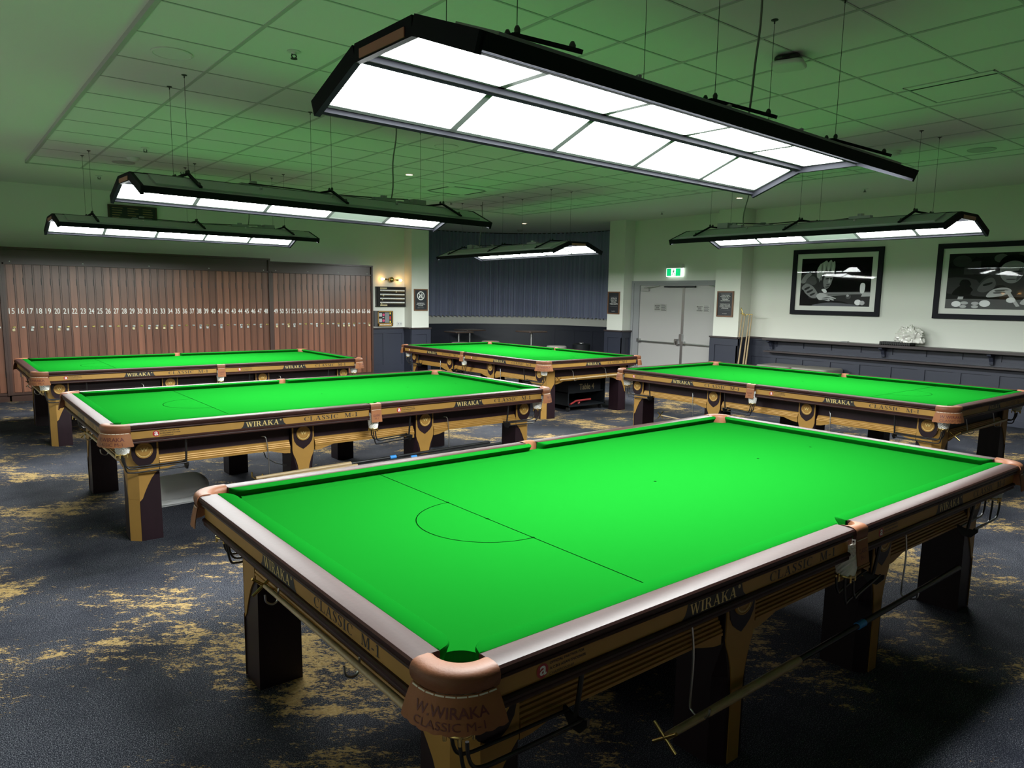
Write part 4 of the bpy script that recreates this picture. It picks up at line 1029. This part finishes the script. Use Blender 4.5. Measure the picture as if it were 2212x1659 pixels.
def art1(L):
    L([(0, 0), (1, 0), (1, 1), (0, 1)], 0)
    L([(.0, .0), (1, .0), (1, .27), (.36, .27), (0, .23)], 2); L([(.30, .235), (1, .255), (1, .30), (.34, .285)], 4); L([(.34, .285), (1, .30), (1, .325), (.36, .30)], 1); L([(.88, .20), (1, .21), (1, .28), (.90, .285)], 5)
    L([(0, .02), (.30, .0), (.75, .0), (.62, .10), (.35, .13), (0, .16)], 1, 4); L([(.20, 0), (.85, 0), (.70, .055), (.40, .07)], 7, 4)
    L([(.865, .285), (.915, .285), (.925, .44), (.89, .48), (.86, .44)], 6, 4)
    # jacket and near arm
    L([(-.05, .15), (-.05, .55), (.04, .68), (.14, .74), (.26, .70), (.34, .52), (.35, .40), (.33, .30), (.30, .20), (.24, .16), (.12, .20)], 2, 5)
    L([(.0, .50), (.05, .64), (.12, .70), (.16, .66), (.10, .58), (.06, .48)], 4, 4); L([(.06, .44), (.12, .60), (.20, .62), (.24, .50), (.20, .44), (.13, .46)], 3, 4)
    L([(.02, .38), (.08, .47), (.16, .44), (.22, .36), (.27, .24), (.24, .17), (.16, .18), (.07, .28)], 4, 5); L([(.06, .36), (.13, .41), (.14, .38), (.08, .33)], 2, 3); L([(.10, .30), (.18, .35), (.19, .32), (.12, .27)], 2, 3); L([(.15, .24), (.22, .28), (.22, .25), (.17, .21)], 2, 3)
    L([(-.03, .10), (.03, .34), (.08, .26), (.14, .18), (.06, .12)], 1, 4)
    # head seen from the front left, bent over the cue
    L([(.27, .54), (.26, .70), (.31, .80), (.40, .80), (.465, .70), (.475, .60), (.462, .53), (.45, .46), (.415, .38), (.375, .36), (.34, .42), (.30, .48)], 4, 5)
    L([(.345, .40), (.335, .52), (.35, .62), (.30, .66), (.285, .52), (.31, .45)], 2, 4)
    L([(.245, .60), (.235, .74), (.27, .86), (.33, .92), (.37, .95), (.39, .91), (.43, .96), (.455, .91), (.485, .93), (.495, .82), (.485, .70), (.465, .64), (.455, .72), (.41, .76), (.35, .73), (.315, .64), (.29, .58)], 5, 4)
    for i in range(7): L([(.27 + .03 * i, .70 + .02 * (i % 2)), (.275 + .033 * i, .90 + .02 * (i % 3)), (.285 + .03 * i, .72)], 3 if i % 2 else 6)
    L([(.37, .575), (.41, .585), (.415, .565), (.375, .558)], 1, 3); L([(.435, .58), (.465, .575), (.463, .56), (.437, .56)], 1, 3); L([(.422, .57), (.442, .50), (.418, .487), (.410, .50)], 5, 3); L([(.385, .452), (.432, .455), (.425, .437), (.39, .435)], 2, 3); L([(.36, .40), (.40, .385), (.43, .42), (.40, .41)], 2, 3)
    L(blob(.302, .575, .016, .042), 4)
    L([(.32, .34), (.37, .36), (.40, .30), (.37, .27)], 6, 3)
    # bridging hand and cue
    L([(.25, .22), (.31, .275), (.38, .25), (.46, .205), (.535, .165), (.53, .15), (.47, .165), (.51, .135), (.50, .115), (.44, .14), (.455, .11), (.42, .105), (.36, .125), (.29, .13)], 5, 4)
    L([(.33, .16), (.40, .185), (.47, .17), (.40, .165)], 3, 3); L([(.33, .14), (.40, .15), (.43, .13), (.37, .135)], 3, 3)
    L([(.40, .205), (.70, .235), (.70, .243), (.40, .222)], 4)
    L(blob(.71, .20, .036, .052), 3); L(blob(.70, .22, .018, .024), 5)
    L(blob(.845, .085, .045, .058), 6); L(blob(.905, .075, .034, .045), 5)
def art2(L):
    L([(0, 0), (1, 0), (1, 1), (0, 1)], 1)
    for cx_, cy_, r_, g_ in ((.10, .86, .07, 2), (.38, .90, .05, 3), (.78, .93, .06, 4), (.95, .86, .10, 4), (.55, .97, .05, 2)): L(blob(cx_, cy_, r_, r_ * 1.5), g_)
    L([(0, .28), (.22, .30), (.22, .52), (0, .56)], 2, 3); L([(.12, .62), (.24, .62), (.24, .86), (.12, .84)], 2)
    L([(0, 0), (1, 0), (1, .18), (0, .18)], 3); L([(0, .17), (.12, .18), (.12, .225), (0, .215)], 1); L([(.10, .185), (.9, .16), (1, .16), (1, .25), (.10, .245)], 0); L([(.09, .17), (.13, .17), (.135, .22), (.095, .22)], 5)
    L([(.05, .25), (.08, .38), (.13, .44), (.18, .40), (.20, .27)], 0, 4); L([(.10, .42), (.11, .52), (.16, .52), (.18, .42)], 0, 4)
    L([(.20, .24), (.23, .42), (.28, .56), (.36, .66), (.50, .72), (.62, .66), (.74, .50), (.80, .30), (.78, .20), (.5, .22)], 2, 5)
    L([(.23, .34), (.27, .50), (.33, .56), (.36, .46), (.34, .36), (.28, .30)], 3, 4); L([(.34, .30), (.37, .42), (.43, .40), (.42, .28)], 1, 4); L([(.58, .56), (.68, .48), (.74, .34), (.66, .40)], 1, 4); L([(.27, .44), (.33, .48), (.33, .45), (.28, .41)], 1, 3)
    L([(.385, .60), (.38, .74), (.41, .84), (.47, .87), (.53, .82), (.545, .70), (.535, .58), (.50, .48), (.455, .46), (.41, .51)], 4, 5)
    L([(.50, .50), (.535, .60), (.54, .74), (.51, .70), (.50, .60)], 3, 4); L([(.372, .68), (.37, .82), (.41, .93), (.48, .96), (.55, .90), (.56, .72), (.54, .80), (.48, .85), (.42, .82), (.39, .76)], 0, 4)
    L(blob(.555, .66, .013, .04), 3)
    L([(.395, .675), (.445, .672), (.445, .655), (.40, .66)], 1, 3); L([(.475, .672), (.53, .675), (.525, .66), (.475, .655)], 1, 3); L([(.455, .66), (.445, .585), (.475, .58)], 3, 3); L([(.43, .535), (.495, .535), (.485, .52), (.44, .52)], 2, 3)
    L([(.30, .22), (.33, .33), (.39, .38), (.45, .375), (.475, .32), (.44, .26), (.37, .22)], 5, 4); L([(.36, .34), (.44, .35), (.45, .33), (.37, .31)], 3, 3); L([(.35, .30), (.42, .31), (.43, .29), (.36, .275)], 3, 3)
    L([(.425, .335), (.455, .34), (.54, .06), (.515, .05)], 5)
    L([(.54, .13), (.58, .22), (.64, .26), (.71, .24), (.74, .16), (.68, .12), (.60, .09), (.55, .09)], 5, 4); L([(.58, .18), (.66, .22), (.67, .20), (.60, .16)], 3, 3)
    L(blob(.475, .165, .032, .048), 6); L(blob(.70, .10, .032, .05), 1)
    L(blob(.085, .085, .036, .054), 6); L(blob(.145, .105, .030, .030), 5); L(blob(.138, .04, .026, .028), 5); L(blob(.225, .10, .028, .030), 5); L(blob(.225, .04, .026, .028), 5); L(blob(.295, .10, .040, .060), 6)
framed('framed black and white photograph of a light-haired player bending low over the cue', 5.435, 3.933, 1.46, 2.543, art1)
framed('framed black and white photograph of a dark-haired player cut off by the right picture edge', 3.155, 1.10, 1.46, 2.543, art2)
# ------------------------------------------------------------------ drinks shelves along the right wall
def shelf(label, z0, z1, d, y0):
    o = thing('drinks_shelf', label, 'shelf', (XR - .034, 2.0, z0), 0, 'dark wooden drinks shelves on the right wall')
    mb = MB(); mb.box(-d, 0, -3.8, y0 - 2.0, 0, z1 - z0); mb.build('shelf_board', 'dado_cap', o)
    return o
s1 = shelf('upper dark wooden shelf below the framed photographs, holding the plastic bag', .998, 1.037, .22, 5.80)
for y in (5.72, 3.79, 2.31, .83, -.65):
    mb = MB(); mb.prism([(0, 0), (-.18, 0), (-.17, -.035), (-.10, -.055), (-.055, -.12), (-.05, -.16), (0, -.17)], lambda a, b, c: (a, y - 2.0 + c, b), -.025, .025); mb.build('shelf_bracket', 'navy_paint', s1)
s2 = shelf('lower dark wooden shelf ledge running beneath the upper shelf', .788, .812, .16, 5.80)
# ball tray and bag
o = thing('ball_tray', 'flat black plastic tray lying on the shelf under the crumpled bag', 'tray', (10.61, 3.58, 1.0375), 0)
mb = MB(); mb.box(-.075, .075, -.24, .22, 0, .012); mb.box(-.075, -.067, -.24, .22, 0, .05); mb.box(.067, .075, -.24, .22, 0, .05); mb.box(-.075, .075, -.24, -.232, 0, .05); mb.box(-.075, .075, .212, .22, 0, .05)
mb.build('tray_body', 'tray_black', o)
mb = MB()
for i in range(14): mb.box(-.080, -.074, -.225 + .032 * i, -.211 + .032 * i, .004, .046)
mb.build('tray_ribs', 'tray_black', o)
def crumple(name, label, cat, loc, rx, ry, rz_, m, seed, amp=.22, sub=26, flat=0.0, fold=7):
    rnd = random.Random(seed); n1, n2 = sub, sub * 2; from mathutils import noise as N
    rows = []
    for i in range(n1 + 1):
        th = pi * i / n1; row = []
        for j in range(n2):
            ph = 2 * pi * j / n2; d = Vector((sin(th) * cos(ph), sin(th) * sin(ph), cos(th)))
            k = 1 + amp * (1.6 * abs(N.noise(d * fold * .4 + Vector((seed, 0, 0)))) + .9 * abs(N.noise(d * fold + Vector((0, seed, 0)))) - .45) + amp * .35 * abs(N.noise(d * fold * 2.6))
            p = Vector((d.x * rx * k, d.y * ry * k, d.z * rz_ * k)); p.z = max(p.z, -rz_ * .55); row.append((p.x, p.y, p.z + rz_ * .55))
        rows.append(row)
    mb = MB(); mb.loft(rows, 0, True); o = mb.build(name, m, None, 25, loc); tag(o, label, cat); return o
crumple('plastic_bag', 'crumpled translucent white plastic bag sitting on the upper shelf', 'plastic bag', (10.60, 3.385, 1.0885), .085, .175, .145, 'plastic_bag', 3, .42, 34, 0, 5)
o = thing('folded_leaflet', 'thin dark scrap lying on the shelf left of the black tray', 'leaflet', (10.60, 4.39, 1.0375)); mb = MB(); mb.add([(-.05, -.08, 0), (.05, -.08, 0), (.05, .08, 0), (-.05, .08, 0), (-.04, -.07, .012), (.04, -.06, .016), (.045, .06, .010), (-.045, .07, .006)], [(0, 3, 2, 1), (4, 5, 6, 7), (0, 1, 5, 4), (1, 2, 6, 5), (2, 3, 7, 6), (3, 0, 4, 7)]); mb.build('paper', 'grey_print', o)
# ------------------------------------------------------------------ stools and high tables
def rounded_pad(mb, lx, ly, z0, z1, r, mi=0, n=6):
    rows = []
    def ring(ins, z):
        pts = []
        rr = max(r - ins, .004)
        for (cx, cy, a0) in ((lx - r, ly - r, 0), (-lx + r, ly - r, 90), (-lx + r, -ly + r, 180), (lx - r, -ly + r, 270)):
            for i in range(n + 1): a = RAD(a0 + 90 * i / n); pts.append((cx + rr * cos(a), cy + rr * sin(a), z))
        return pts
    b = min(.03, (z1 - z0) / 2)
    for k in range(5): a = RAD(90 * k / 4); rows.append(ring(b * (1 - sin(a)), z0 + b * (1 - cos(a))))
    for k in range(5): a = RAD(90 * k / 4); rows.append(ring(b * (1 - cos(a)), z1 - b * (1 - sin(a))))
    mb.loft(rows, mi, True, True)
def stool(label, x, y, h, lx=.31, ly=.31, round_=False, rz=0.0):
    o = thing('padded_stool', label, 'stool', (x, y, 0), rz, 'grey padded stools')
    mb = MB(); rounded_pad(mb, lx, ly, h - .17, h, lx - .005 if round_ else .07); mb.build('seat', 'stool_grey', o, 50)
    mb = MB(); rounded_pad(mb, lx - .05, ly - .05, h - .20, h - .17, .05); mb.build('seat_frame', 'black_lacquer', o)
    for sx in (-1, 1):
        for sy in (-1, 1): mb = MB(); mb.tube([(sx * (lx - .09), sy * (ly - .09), h - .20), (sx * (lx - .06), sy * (ly - .06), 0)], [.022, .015], 8); mb.build('leg', 'black_lacquer', o)
    return o
stool('square grey padded stool at the right wall beside the leaning rests', 10.39, 5.34, .60)
stool('square grey padded stool under the shelf, directly right of its matching twin', 10.39, 4.70, .605)
def high_table(label, x, y, h, lx, ly, rz):
    o = thing('high_table', label, 'table', (x, y, 0), rz, 'high tables by the curtained alcove')
    mb = MB(); rounded_pad(mb, lx, ly, h - .032, h, .03); mb.build('tabletop', 'table_top', o)
    mb = MB(); mb.tube([(0, 0, .02), (0, 0, h - .03)], .030, 14); mb.build('pedestal', 'steel', o, 50)
    mb = MB(); mb.lathe([(.001, .0), (.25, 0), (.25, .012), (.06, .03), (.035, .05)], 24); mb.build('base_plate', 'steel', o, 50)
    return o
high_table('high square table with chrome post at left below the curtain', 9.47, 13.18, .875, .29, .29, 0)
high_table('high dark table with chrome post in the middle of the alcove', 9.47, 10.84, .945, .26, .26, 0)
high_table('high dark table behind the left chrome table in the alcove corner', 8.70, 12.545, .87, .26, .26, 0)
stool('round grey padded stool beside the left high table', 8.70, 11.32, .715, .20, .20, True)
stool('round grey padded stool right of the middle high table near the bin', 9.28, 9.80, .684, .21, .21, True)
stool('dark shaded padded stool left of the left high table', 8.02, 11.50, .690, .20, .20, True)
o = thing('waste_bin', 'black cylindrical waste bin with steel lid in the alcove', 'bin', (9.92, 9.72, 0))
mb = MB(); mb.lathe([(.001, 0), (.165, 0), (.19, .66), (.19, .70), (.17, .715), (.12, .72), (.11, .69)], 32); mb.build('bin_body', 'cart_black', o, 50)
mb = MB(); mb.lathe([(.055, .715), (.055, .735), (.04, .742), (.001, .744)], 20); mb.build('bin_lid', 'steel', o, 50)
# ------------------------------------------------------------------ rests leaning at the right pillar
heads = [('long wooden rest with a hooked brass head, leftmost of four at the right pillar', 6.205, 1.435, 'hook'), ('long wooden rest with a cross head, second from left at the right pillar', 6.150, 1.425, 'cross'),
         ('long wooden rest with a wide flat head, third from left at the right pillar', 6.060, 1.435, 'tee'), ('plain long wooden cue, rightmost of four at the right pillar', 6.010, 1.425, 'tip')]
for lb, y, zt, hd in heads:
    o = thing('cue_rest', lb, 'rest', (10.50, y, 0), 0, 'rests leaning at the right pillar')
    dy = .05 if hd in ('hook', 'cross') else .03
    x_ = -.13
    mb = MB(); mb.tube([(x_, dy, 0), (x_ + .02, dy * .6, .5), (x_ + .10, 0, zt)], [.020, .016, .009], 10); mb.build('shaft', 'pale_wood', o, 50)
    mb = MB(); xt = x_ + .10
    if hd == 'hook': mb.tube([(xt, 0, zt - .02), (xt, .005, zt + .05), (xt - .01, .03, zt + .11), (xt - .02, .07, zt + .14)], .010, 8); mb.tube([(xt, -.045, zt + .01), (xt, .03, zt + .015)], .010, 8)
    elif hd == 'cross': mb.tube([(xt, -.04, zt), (xt, .04, zt)], .008, 8); mb.tube([(xt - .04, 0, zt - .002), (xt + .04, 0, zt - .002)], .008, 8)
    elif hd == 'tee': mb.tube([(xt, -.06, zt), (xt, .06, zt)], .007, 8); mb.tube([(xt, 0, zt - .03), (xt, 0, zt)], .010, 8)
    else: mb.tube([(xt, 0, zt), (xt, 0, zt + .02)], .007, 8)
    mb.build('rest_head', 'brass', o, 50)
# ------------------------------------------------------------------ long rests lying in the hooks of the tables
def long_rest(label, p0, pm, p1, r0, two=True, tape=None, head=None):
    p0, p1 = Vector(p0), Vector(p1); d = p1 - p0
    o = thing('long_rest', label, 'rest', tuple(p0), 0, 'long rests lying in table hooks')
    mb = MB(); mb.tube([(0, 0, 0), tuple(d * pm)], [r0 * .72, r0], 14); mb.build('wooden_shaft', 'ash_wood' if two else 'pale_wood', o, 60)
    if two:
        mb = MB(); mb.tube([tuple(d * pm), tuple(d)], [r0 * .66, r0 * .72], 12); mb.build('black_sleeve', 'black_rubber', o, 60)
        mb = MB(); mb.tube([tuple(d * tape), tuple(d * (tape + .026))], r0 * .86, 14); mb.build('tape_band', 'blue_tape', o, 60)
    mb = MB(); n = d.normalized(); sd = Vector((0, 0, 1)).cross(n).normalized()
    if head == 'cross':
        for v in (sd * .045 + Vector((0, 0, .035)), sd * .045 - Vector((0, 0, .035))): mb.tube([tuple(-v - n * .012), tuple(v - n * .012)], .006, 6)
    else:
        mb.tube([tuple(sd * .05 - n * .01), tuple(-sd * .05 - n * .01)], .006, 6); mb.tube([tuple(sd * .05 - n * .01), tuple(sd * .05 - n * .01 + Vector((0, 0, .035)))], .006, 6)
    mb.build('rest_head', 'brass', o, 60)
    return o
long_rest('long rest with ash end and blue tape hung under the closest table', (.800, -.024, .290), .335, (3.15, -.024, .318), .0185, True, .535, 'cross')
long_rest('upper black-sleeved long rest hung along the second table', (.80, 3.700, .362), .355, (2.90, 3.700, .385), .0175, True, .52, None)
long_rest('lower black-sleeved long rest hung along the second table', (.86, 3.655, .350), .335, (3.00, 3.655, .372), .0165, True, .56, None)
long_rest('long wooden rest hung along the end of the closest table at left', (-.010, 1.30, .552), 1.0, (-.010, .20, .560), .012, False, None, 'cross')
long_rest('long wooden rest hung along the left end of the second table', (-.030, 5.15, .550), 1.0, (-.030, 3.95, .560), .012, False, None, 'cross')
long_rest('long wooden rest hung along the left end of the table by the lockers', (-.050, 9.0, .552), 1.0, (-.050, 7.80, .560), .012, False, None, 'cross')
long_rest('long pale rest hung across the near end of the table before the alcove', (5.86, 5.990, .545), 1.0, (7.12, 5.990, .560), .012, False, None, 'cross')
long_rest('long pale rest hung across the near end of the right-hand table', (5.98, 1.042, .538), 1.0, (7.22, 1.042, .562), .012, False, None, 'cross')
long_rest('slim pale rest lying low under the left corner of the right-hand table', (5.70, 4.05, .33), 1.0, (5.70, 3.10, .30), .010, False, None, 'cross')
# ------------------------------------------------------------------ things under the tables
o = thing('storage_trolley', 'black wheeled storage trolley lettered Table 4 under the far table', 'trolley', (6.735, 6.66, 0))
hx, hy, z0, z1 = .39, .34, .075, .505
mb = MB(); mb.box(-hx, -hx + .02, -hy, hy, z0, z1); mb.box(hx - .02, hx, -hy, hy, z0, z1); mb.box(-hx, hx, -hy, hy, z1 - .02, z1); mb.box(-hx, hx, -hy, hy, z0, z0 + .02); mb.box(-hx, hx, hy - .02, hy, z0, z1); mb.box(-hx, hx, -hy + .03, hy, z0 + .20, z0 + .215)
mb.build('trolley_body', 'cart_black', o)
mb = MB(); mb.box(-hx + .025, hx - .10, -hy + .004, -hy + .022, z0 + .20, z1 - .045); dw = mb.build('drawer_front', 'cart_black', o)
mb = MB(); mb.flat(fit2d(text2d('Table 4', 1, .02), -.16, .15, z0 + .245, z0 + .335), lambda a, b: (a, -hy + .0032, b)); mb.build('drawer_lettering', 'cart_text', dw)
for sx in (-1, 1):
    for sy in (-1, 1): mb = MB(); mb.lathe([(.001, -.014), (.034, -.014), (.034, .014), (.001, .014)], 16, (sx * (hx - .05), sy * (hy - .05), .034), axis='x'); mb.box(sx * (hx - .05) - .02, sx * (hx - .05) + .02, sy * (hy - .05) - .02, sy * (hy - .05) + .02, .06, z0); mb.build('castor', 'black_rubber', o)
o = thing('hand_tool', 'red handled tool lying on the bottom shelf of the black trolley', 'tool', (6.70, 6.40, z0 + .02))
mb = MB(); mb.tube([(-.26, -.03, .012), (-.16, 0, .03), (-.10, .02, .045)], .014, 8); mb.tube([(-.10, .02, .045), (.22, .03, .05)], .015, 8); mb.tube([(-.02, .02, .02), (-.05, .02, .0)], .014, 8); mb.build('handle', 'red_handle', o, 50)
def roll_cover(name, label, loc, rz, ln, r, m, seed):
    from mathutils import noise as N
    o = thing(name, label, 'table cover', loc, rz); rows = []; n = 40
    for i in range(31):
        t = i / 30; x = -ln / 2 + ln * t; endr = math.sqrt(max(0, 1 - (2 * abs(t - .5)) ** 8)) * .999 + .001; row = []
        for j in range(n):
            a = 2 * pi * j / n; k = 1 + .10 * N.noise(Vector((x * 2.2, cos(a) * 1.5, sin(a) * 1.5 + seed))) + .05 * sin(3 * a + x * 3)
            y, z = r * 1.45 * cos(a) * k * endr, r * .78 * sin(a) * k * endr
            row.append((x, y, max(z, -r * .62) + r * .62))
        rows.append(row)
    mb = MB(); mb.loft(rows, 0, True, True); mb.build('rolled_cloth', m, o, 60)
    rows = []
    for i in range(31):
        x = -ln * .56 + ln * 1.12 * i / 30; row = []
        for j in range(13):
            y = -r * 1.9 + r * 3.8 * j / 12; z = .012 + .018 * abs(N.noise(Vector((x * 3, y * 6, seed)))) + .02 * sin(j * 1.1 + x) ** 2
            row.append((x, y, z))
        rows.append(row)
    lo = [[(p[0], p[1], .001) for p in r_] for r_ in rows]
    mb = MB(); mb.loft(rows, 0); mb.loft(lo, 0); mb.build('loose_fold', m, o, 60)
    return o
roll_cover('table_cover', 'grey table cover lying rolled on the carpet under the second table', (.55, 4.86, 0), RAD(4), .46, .13, 'grey_cover', 2.0)
roll_cover('table_cover', 'dark table cover bundled on the floor under the closest table', (1.55, .95, 0), RAD(10), .70, .12, 'dark_cover', 5.0)
roll_cover('table_cover', 'dark table cover bundled on the floor under the right-hand table', (6.50, 2.05, 0), RAD(80), .70, .11, 'dark_cover', 9.0)
# black loop of cord under the second table
o = thing('hanging_cord', 'thin black cord drooping under the second table beside a middle leg', 'cord', (.98, 3.93, 0))
mb = MB(); mb.tube([(-.04, .02, .53), (-.02, .0, .45), (.05, 0, .40), (.14, .02, .365), (.20, .05, .36)], .004, 6); mb.build('cord', 'wire_black', o)
# ------------------------------------------------------------------ ceiling fittings
def downlight(label, x, y, z=ZC):
    o = thing('downlight', label, 'downlight', (x, y, z - .001), 0, 'small warm ceiling downlights')
    mb = MB(); mb.lathe([(.062, 0), (.062, -.006), (.048, -.008), (.046, -.002)], 24); mb.build('trim_ring', 'downlight_ring', o, 40)
    mb = MB(); mb.add([(.046 * cos(-2 * pi * i / 20), .046 * sin(-2 * pi * i / 20), -.003) for i in range(20)], [tuple(range(20))]); mb.keep = True; mb.build('lens', 'downlight_glow', o)
    l = bpy.data.lights.new('downlight_beam', 'SPOT'); l.energy = 45; l.color = (1, .80, .55); l.spot_size = RAD(100); l.spot_blend = .8; l.shadow_soft_size = .04
    lo = bpy.data.objects.new('downlight_beam', l); C.objects.link(lo); lo.parent = o; lo.location = (0, 0, -.02)
downlight('glowing downlight in the tiled ceiling between the two far canopies', 4.152, 7.158, ZT)
downlight('glowing downlight in the plaster ceiling in front of the curtain', 9.50, 11.19)
downlight('glowing downlight in the plaster ceiling near the double doors', 9.26, 5.58)
def disc_fit(name, label, cat, x, y, r, m, z=ZT, group=None, kind='flat'):
    o = thing(name, label, cat, (x, y, z - .0005), 0, group)
    mb = MB()
    if kind == 'flat': mb.lathe([(r, 0), (r, -.006), (r * .92, -.009), (r * .9, -.006), (.001, -.006)], 28); mb.build('grille', m, o, 40)
    elif kind == 'smoke': mb.lathe([(r, 0), (r, -.012), (r * .8, -.022), (r * .8, -.032), (r * .62, -.044), (.001, -.047)], 24); mb.build('detector_body', m, o, 40)
    elif kind == 'sprinkler':
        mb.lathe([(.045, 0), (.045, -.004), (.018, -.008), (.012, -.02)], 16); mb.build('escutcheon', 'white_plastic', o, 40)
        mb = MB(); mb.tube([(-.010, 0, -.012), (-.016, 0, -.03), (-.008, 0, -.044)], .004, 6); mb.tube([(.010, 0, -.012), (.016, 0, -.03), (.008, 0, -.044)], .004, 6); mb.lathe([(.001, -.044), (.022, -.044), (.022, -.048), (.001, -.048)], 14); mb.build('sprinkler_head', 'dark_slot', o)
    return o
disc_fit('ceiling_speaker', 'round ceiling speaker in the tile at top left', 'speaker', .45, 4.04, .13, 'ceiling_tile', ZT, 'ceiling speakers')
disc_fit('ceiling_speaker', 'round ceiling speaker far left near the tile field corner', 'speaker', 1.08, 8.87, .13, 'tile_grid', ZT, 'ceiling speakers')
disc_fit('ceiling_speaker', 'round ceiling speaker at right above the right wall', 'speaker', 7.70, 1.66, .13, 'tile_grid', ZT, 'ceiling speakers')
disc_fit('ceiling_speaker', 'round ceiling speaker behind the far end of the nearest canopy', 'speaker', 3.51, 5.32, .13, 'ceiling_tile', ZT, 'ceiling speakers')
disc_fit('sprinkler', 'fire sprinkler at upper left of the tiled ceiling', 'sprinkler', 1.06, 3.46, .04, '', ZT, 'fire sprinklers', 'sprinkler')
disc_fit('sprinkler', 'fire sprinkler in the tiles above the left canopies', 'sprinkler', 1.07, 7.68, .04, '', ZT, 'fire sprinklers', 'sprinkler')
disc_fit('sprinkler', 'fire sprinkler in the plaster strip above the lockers at left', 'sprinkler', 1.08, 10.5, .04, '', ZC, 'fire sprinklers', 'sprinkler')
disc_fit('sprinkler', 'fire sprinkler over the left canopy strap near the lockers', 'sprinkler', 1.80, 9.01, .04, '', ZT, 'fire sprinklers', 'sprinkler')
disc_fit('sprinkler', 'fire sprinkler in the plaster strip above the left framed photograph', 'sprinkler', 9.68, 3.80, .04, '', ZC, 'fire sprinklers', 'sprinkler')
disc_fit('sprinkler', 'fire sprinkler in the plaster strip before the double doors', 'sprinkler', 9.88, 7.65, .04, '', ZC, 'fire sprinklers', 'sprinkler')
disc_fit('sprinkler', 'fire sprinkler in the tiles beyond the air conditioner', 'sprinkler', 6.1, 9.05, .04, '', ZT, 'fire sprinklers', 'sprinkler')
disc_fit('smoke_detector', 'white smoke detector at far left of the tiled ceiling', 'smoke detector', 1.10, 8.43, .075, 'white_plastic', ZT, 'smoke detectors', 'smoke')
disc_fit('smoke_detector', 'white smoke detector at right beyond the nearest canopy end', 'smoke detector', 7.15, 2.30, .075, 'white_plastic', ZT, 'smoke detectors', 'smoke')
disc_fit('smoke_detector', 'small detector on the ceiling just in front of the curtain', 'smoke detector', 10.42, 12.45, .075, 'plate_silver', ZC, 'smoke detectors', 'smoke')
# air conditioner cassette
o = thing('air_conditioner', 'square ceiling air conditioner cassette with dark slots near the curtain', 'air conditioner', (5.35, 7.79, ZT), 0)
mb = MB(); R_ = .46
mb.loft([[(sx * r_, sy * r_, z) for sx, sy in ((-1, -1), (1, -1), (1, 1), (-1, 1))] for r_, z in ((R_, -.001), (R_, -.012), (.40, -.030), (.31, -.030), (.30, -.022), (.26, -.022), (.25, -.034), (.001, -.036))], 0, True); mb.build('cassette_panel', 'ceiling_tile', o)
for i in range(4):
    c, s_ = cos(i * pi / 2), sin(i * pi / 2); mb = MB(); q = lambda a, b, z: (a * c - b * s_, a * s_ + b * c, z)
    mb.obox(q, -.27, .27, -.355, -.315, -.0315, -.029); mb.build('air_slot', 'dark_slot', o)
o = thing('wireless_access_point', 'white wireless access point with black bracket on the ceiling at upper right', 'access point', (3.56, 1.39, ZT), RAD(20))
mb = MB(); rounded_pad(mb, .105, .105, -.075, -.045, .05); mb.build('unit', 'white_plastic', o, 50)
mb = MB(); rounded_pad(mb, .08, .08, -.046, -.005, .03); mb.tube([(-.09, .05, -.03), (-.11, .02, -.035), (-.06, -.04, -.02), (.02, .0, -.01)], .006, 6); mb.build('bracket', 'wire_black', o)
o = thing('access_hatch', 'flush square access hatch in the ceiling at the right picture edge', 'hatch', (5.15, .93, ZT), 0)
mb = MB()
for a in ((-.30, .30, -.30, -.29), (-.30, .30, .29, .30), (-.30, -.29, -.30, .30), (.29, .30, -.30, .30)): mb.box(a[0], a[1], a[2], a[3], -.006, -.0002)
mb.build('hatch_frame', 'tile_grid', o)
mb = MB(); mb.box(-.285, .285, -.285, .285, -.004, -.0002); mb.build('hatch_lid', 'ceiling_tile', o)
# sconces on the walls behind and left of the camera (seen only as reflections in the picture glass)
def far_sconce(label, loc, rz):
    o = thing('wall_sconce', label, 'wall lamp', loc, rz)
    mb = MB(); mb.lathe(prof, 20, (0, 0, 0), axis='y'); mb.build('lamp_body', 'brass', o, 60)
    for sg in (-1, 1):
        mb = MB(); mb.tube([(sg * .05, -.085, 0), (sg * .165, -.085, 0)], .012, 8); mb.build('lamp_arm', 'brass', o)
        mb = MB(); mb.lathe([(.012, .165 * sg), (.020, .185 * sg), (.027, .212 * sg), (.022, .236 * sg), (.006, .254 * sg)], 14, (0, -.085, 0), axis='x', caps=True); mb.build('bulb', 'bulb', o, 60)
far_sconce('brass two-arm wall light on the wall left of the camera', (XL, 1.2, 2.0), RAD(90))
far_sconce('brass two-arm wall light on the left wall by the lockers', (XL, 6.2, 2.0), RAD(90))
far_sconce('brass two-arm wall light on the wall behind the camera', (4.2, YF, 2.0), RAD(180))
far_sconce('brass two-arm wall light on the right wall behind the picture edge', (XR, -.6, 2.0), RAD(-90))
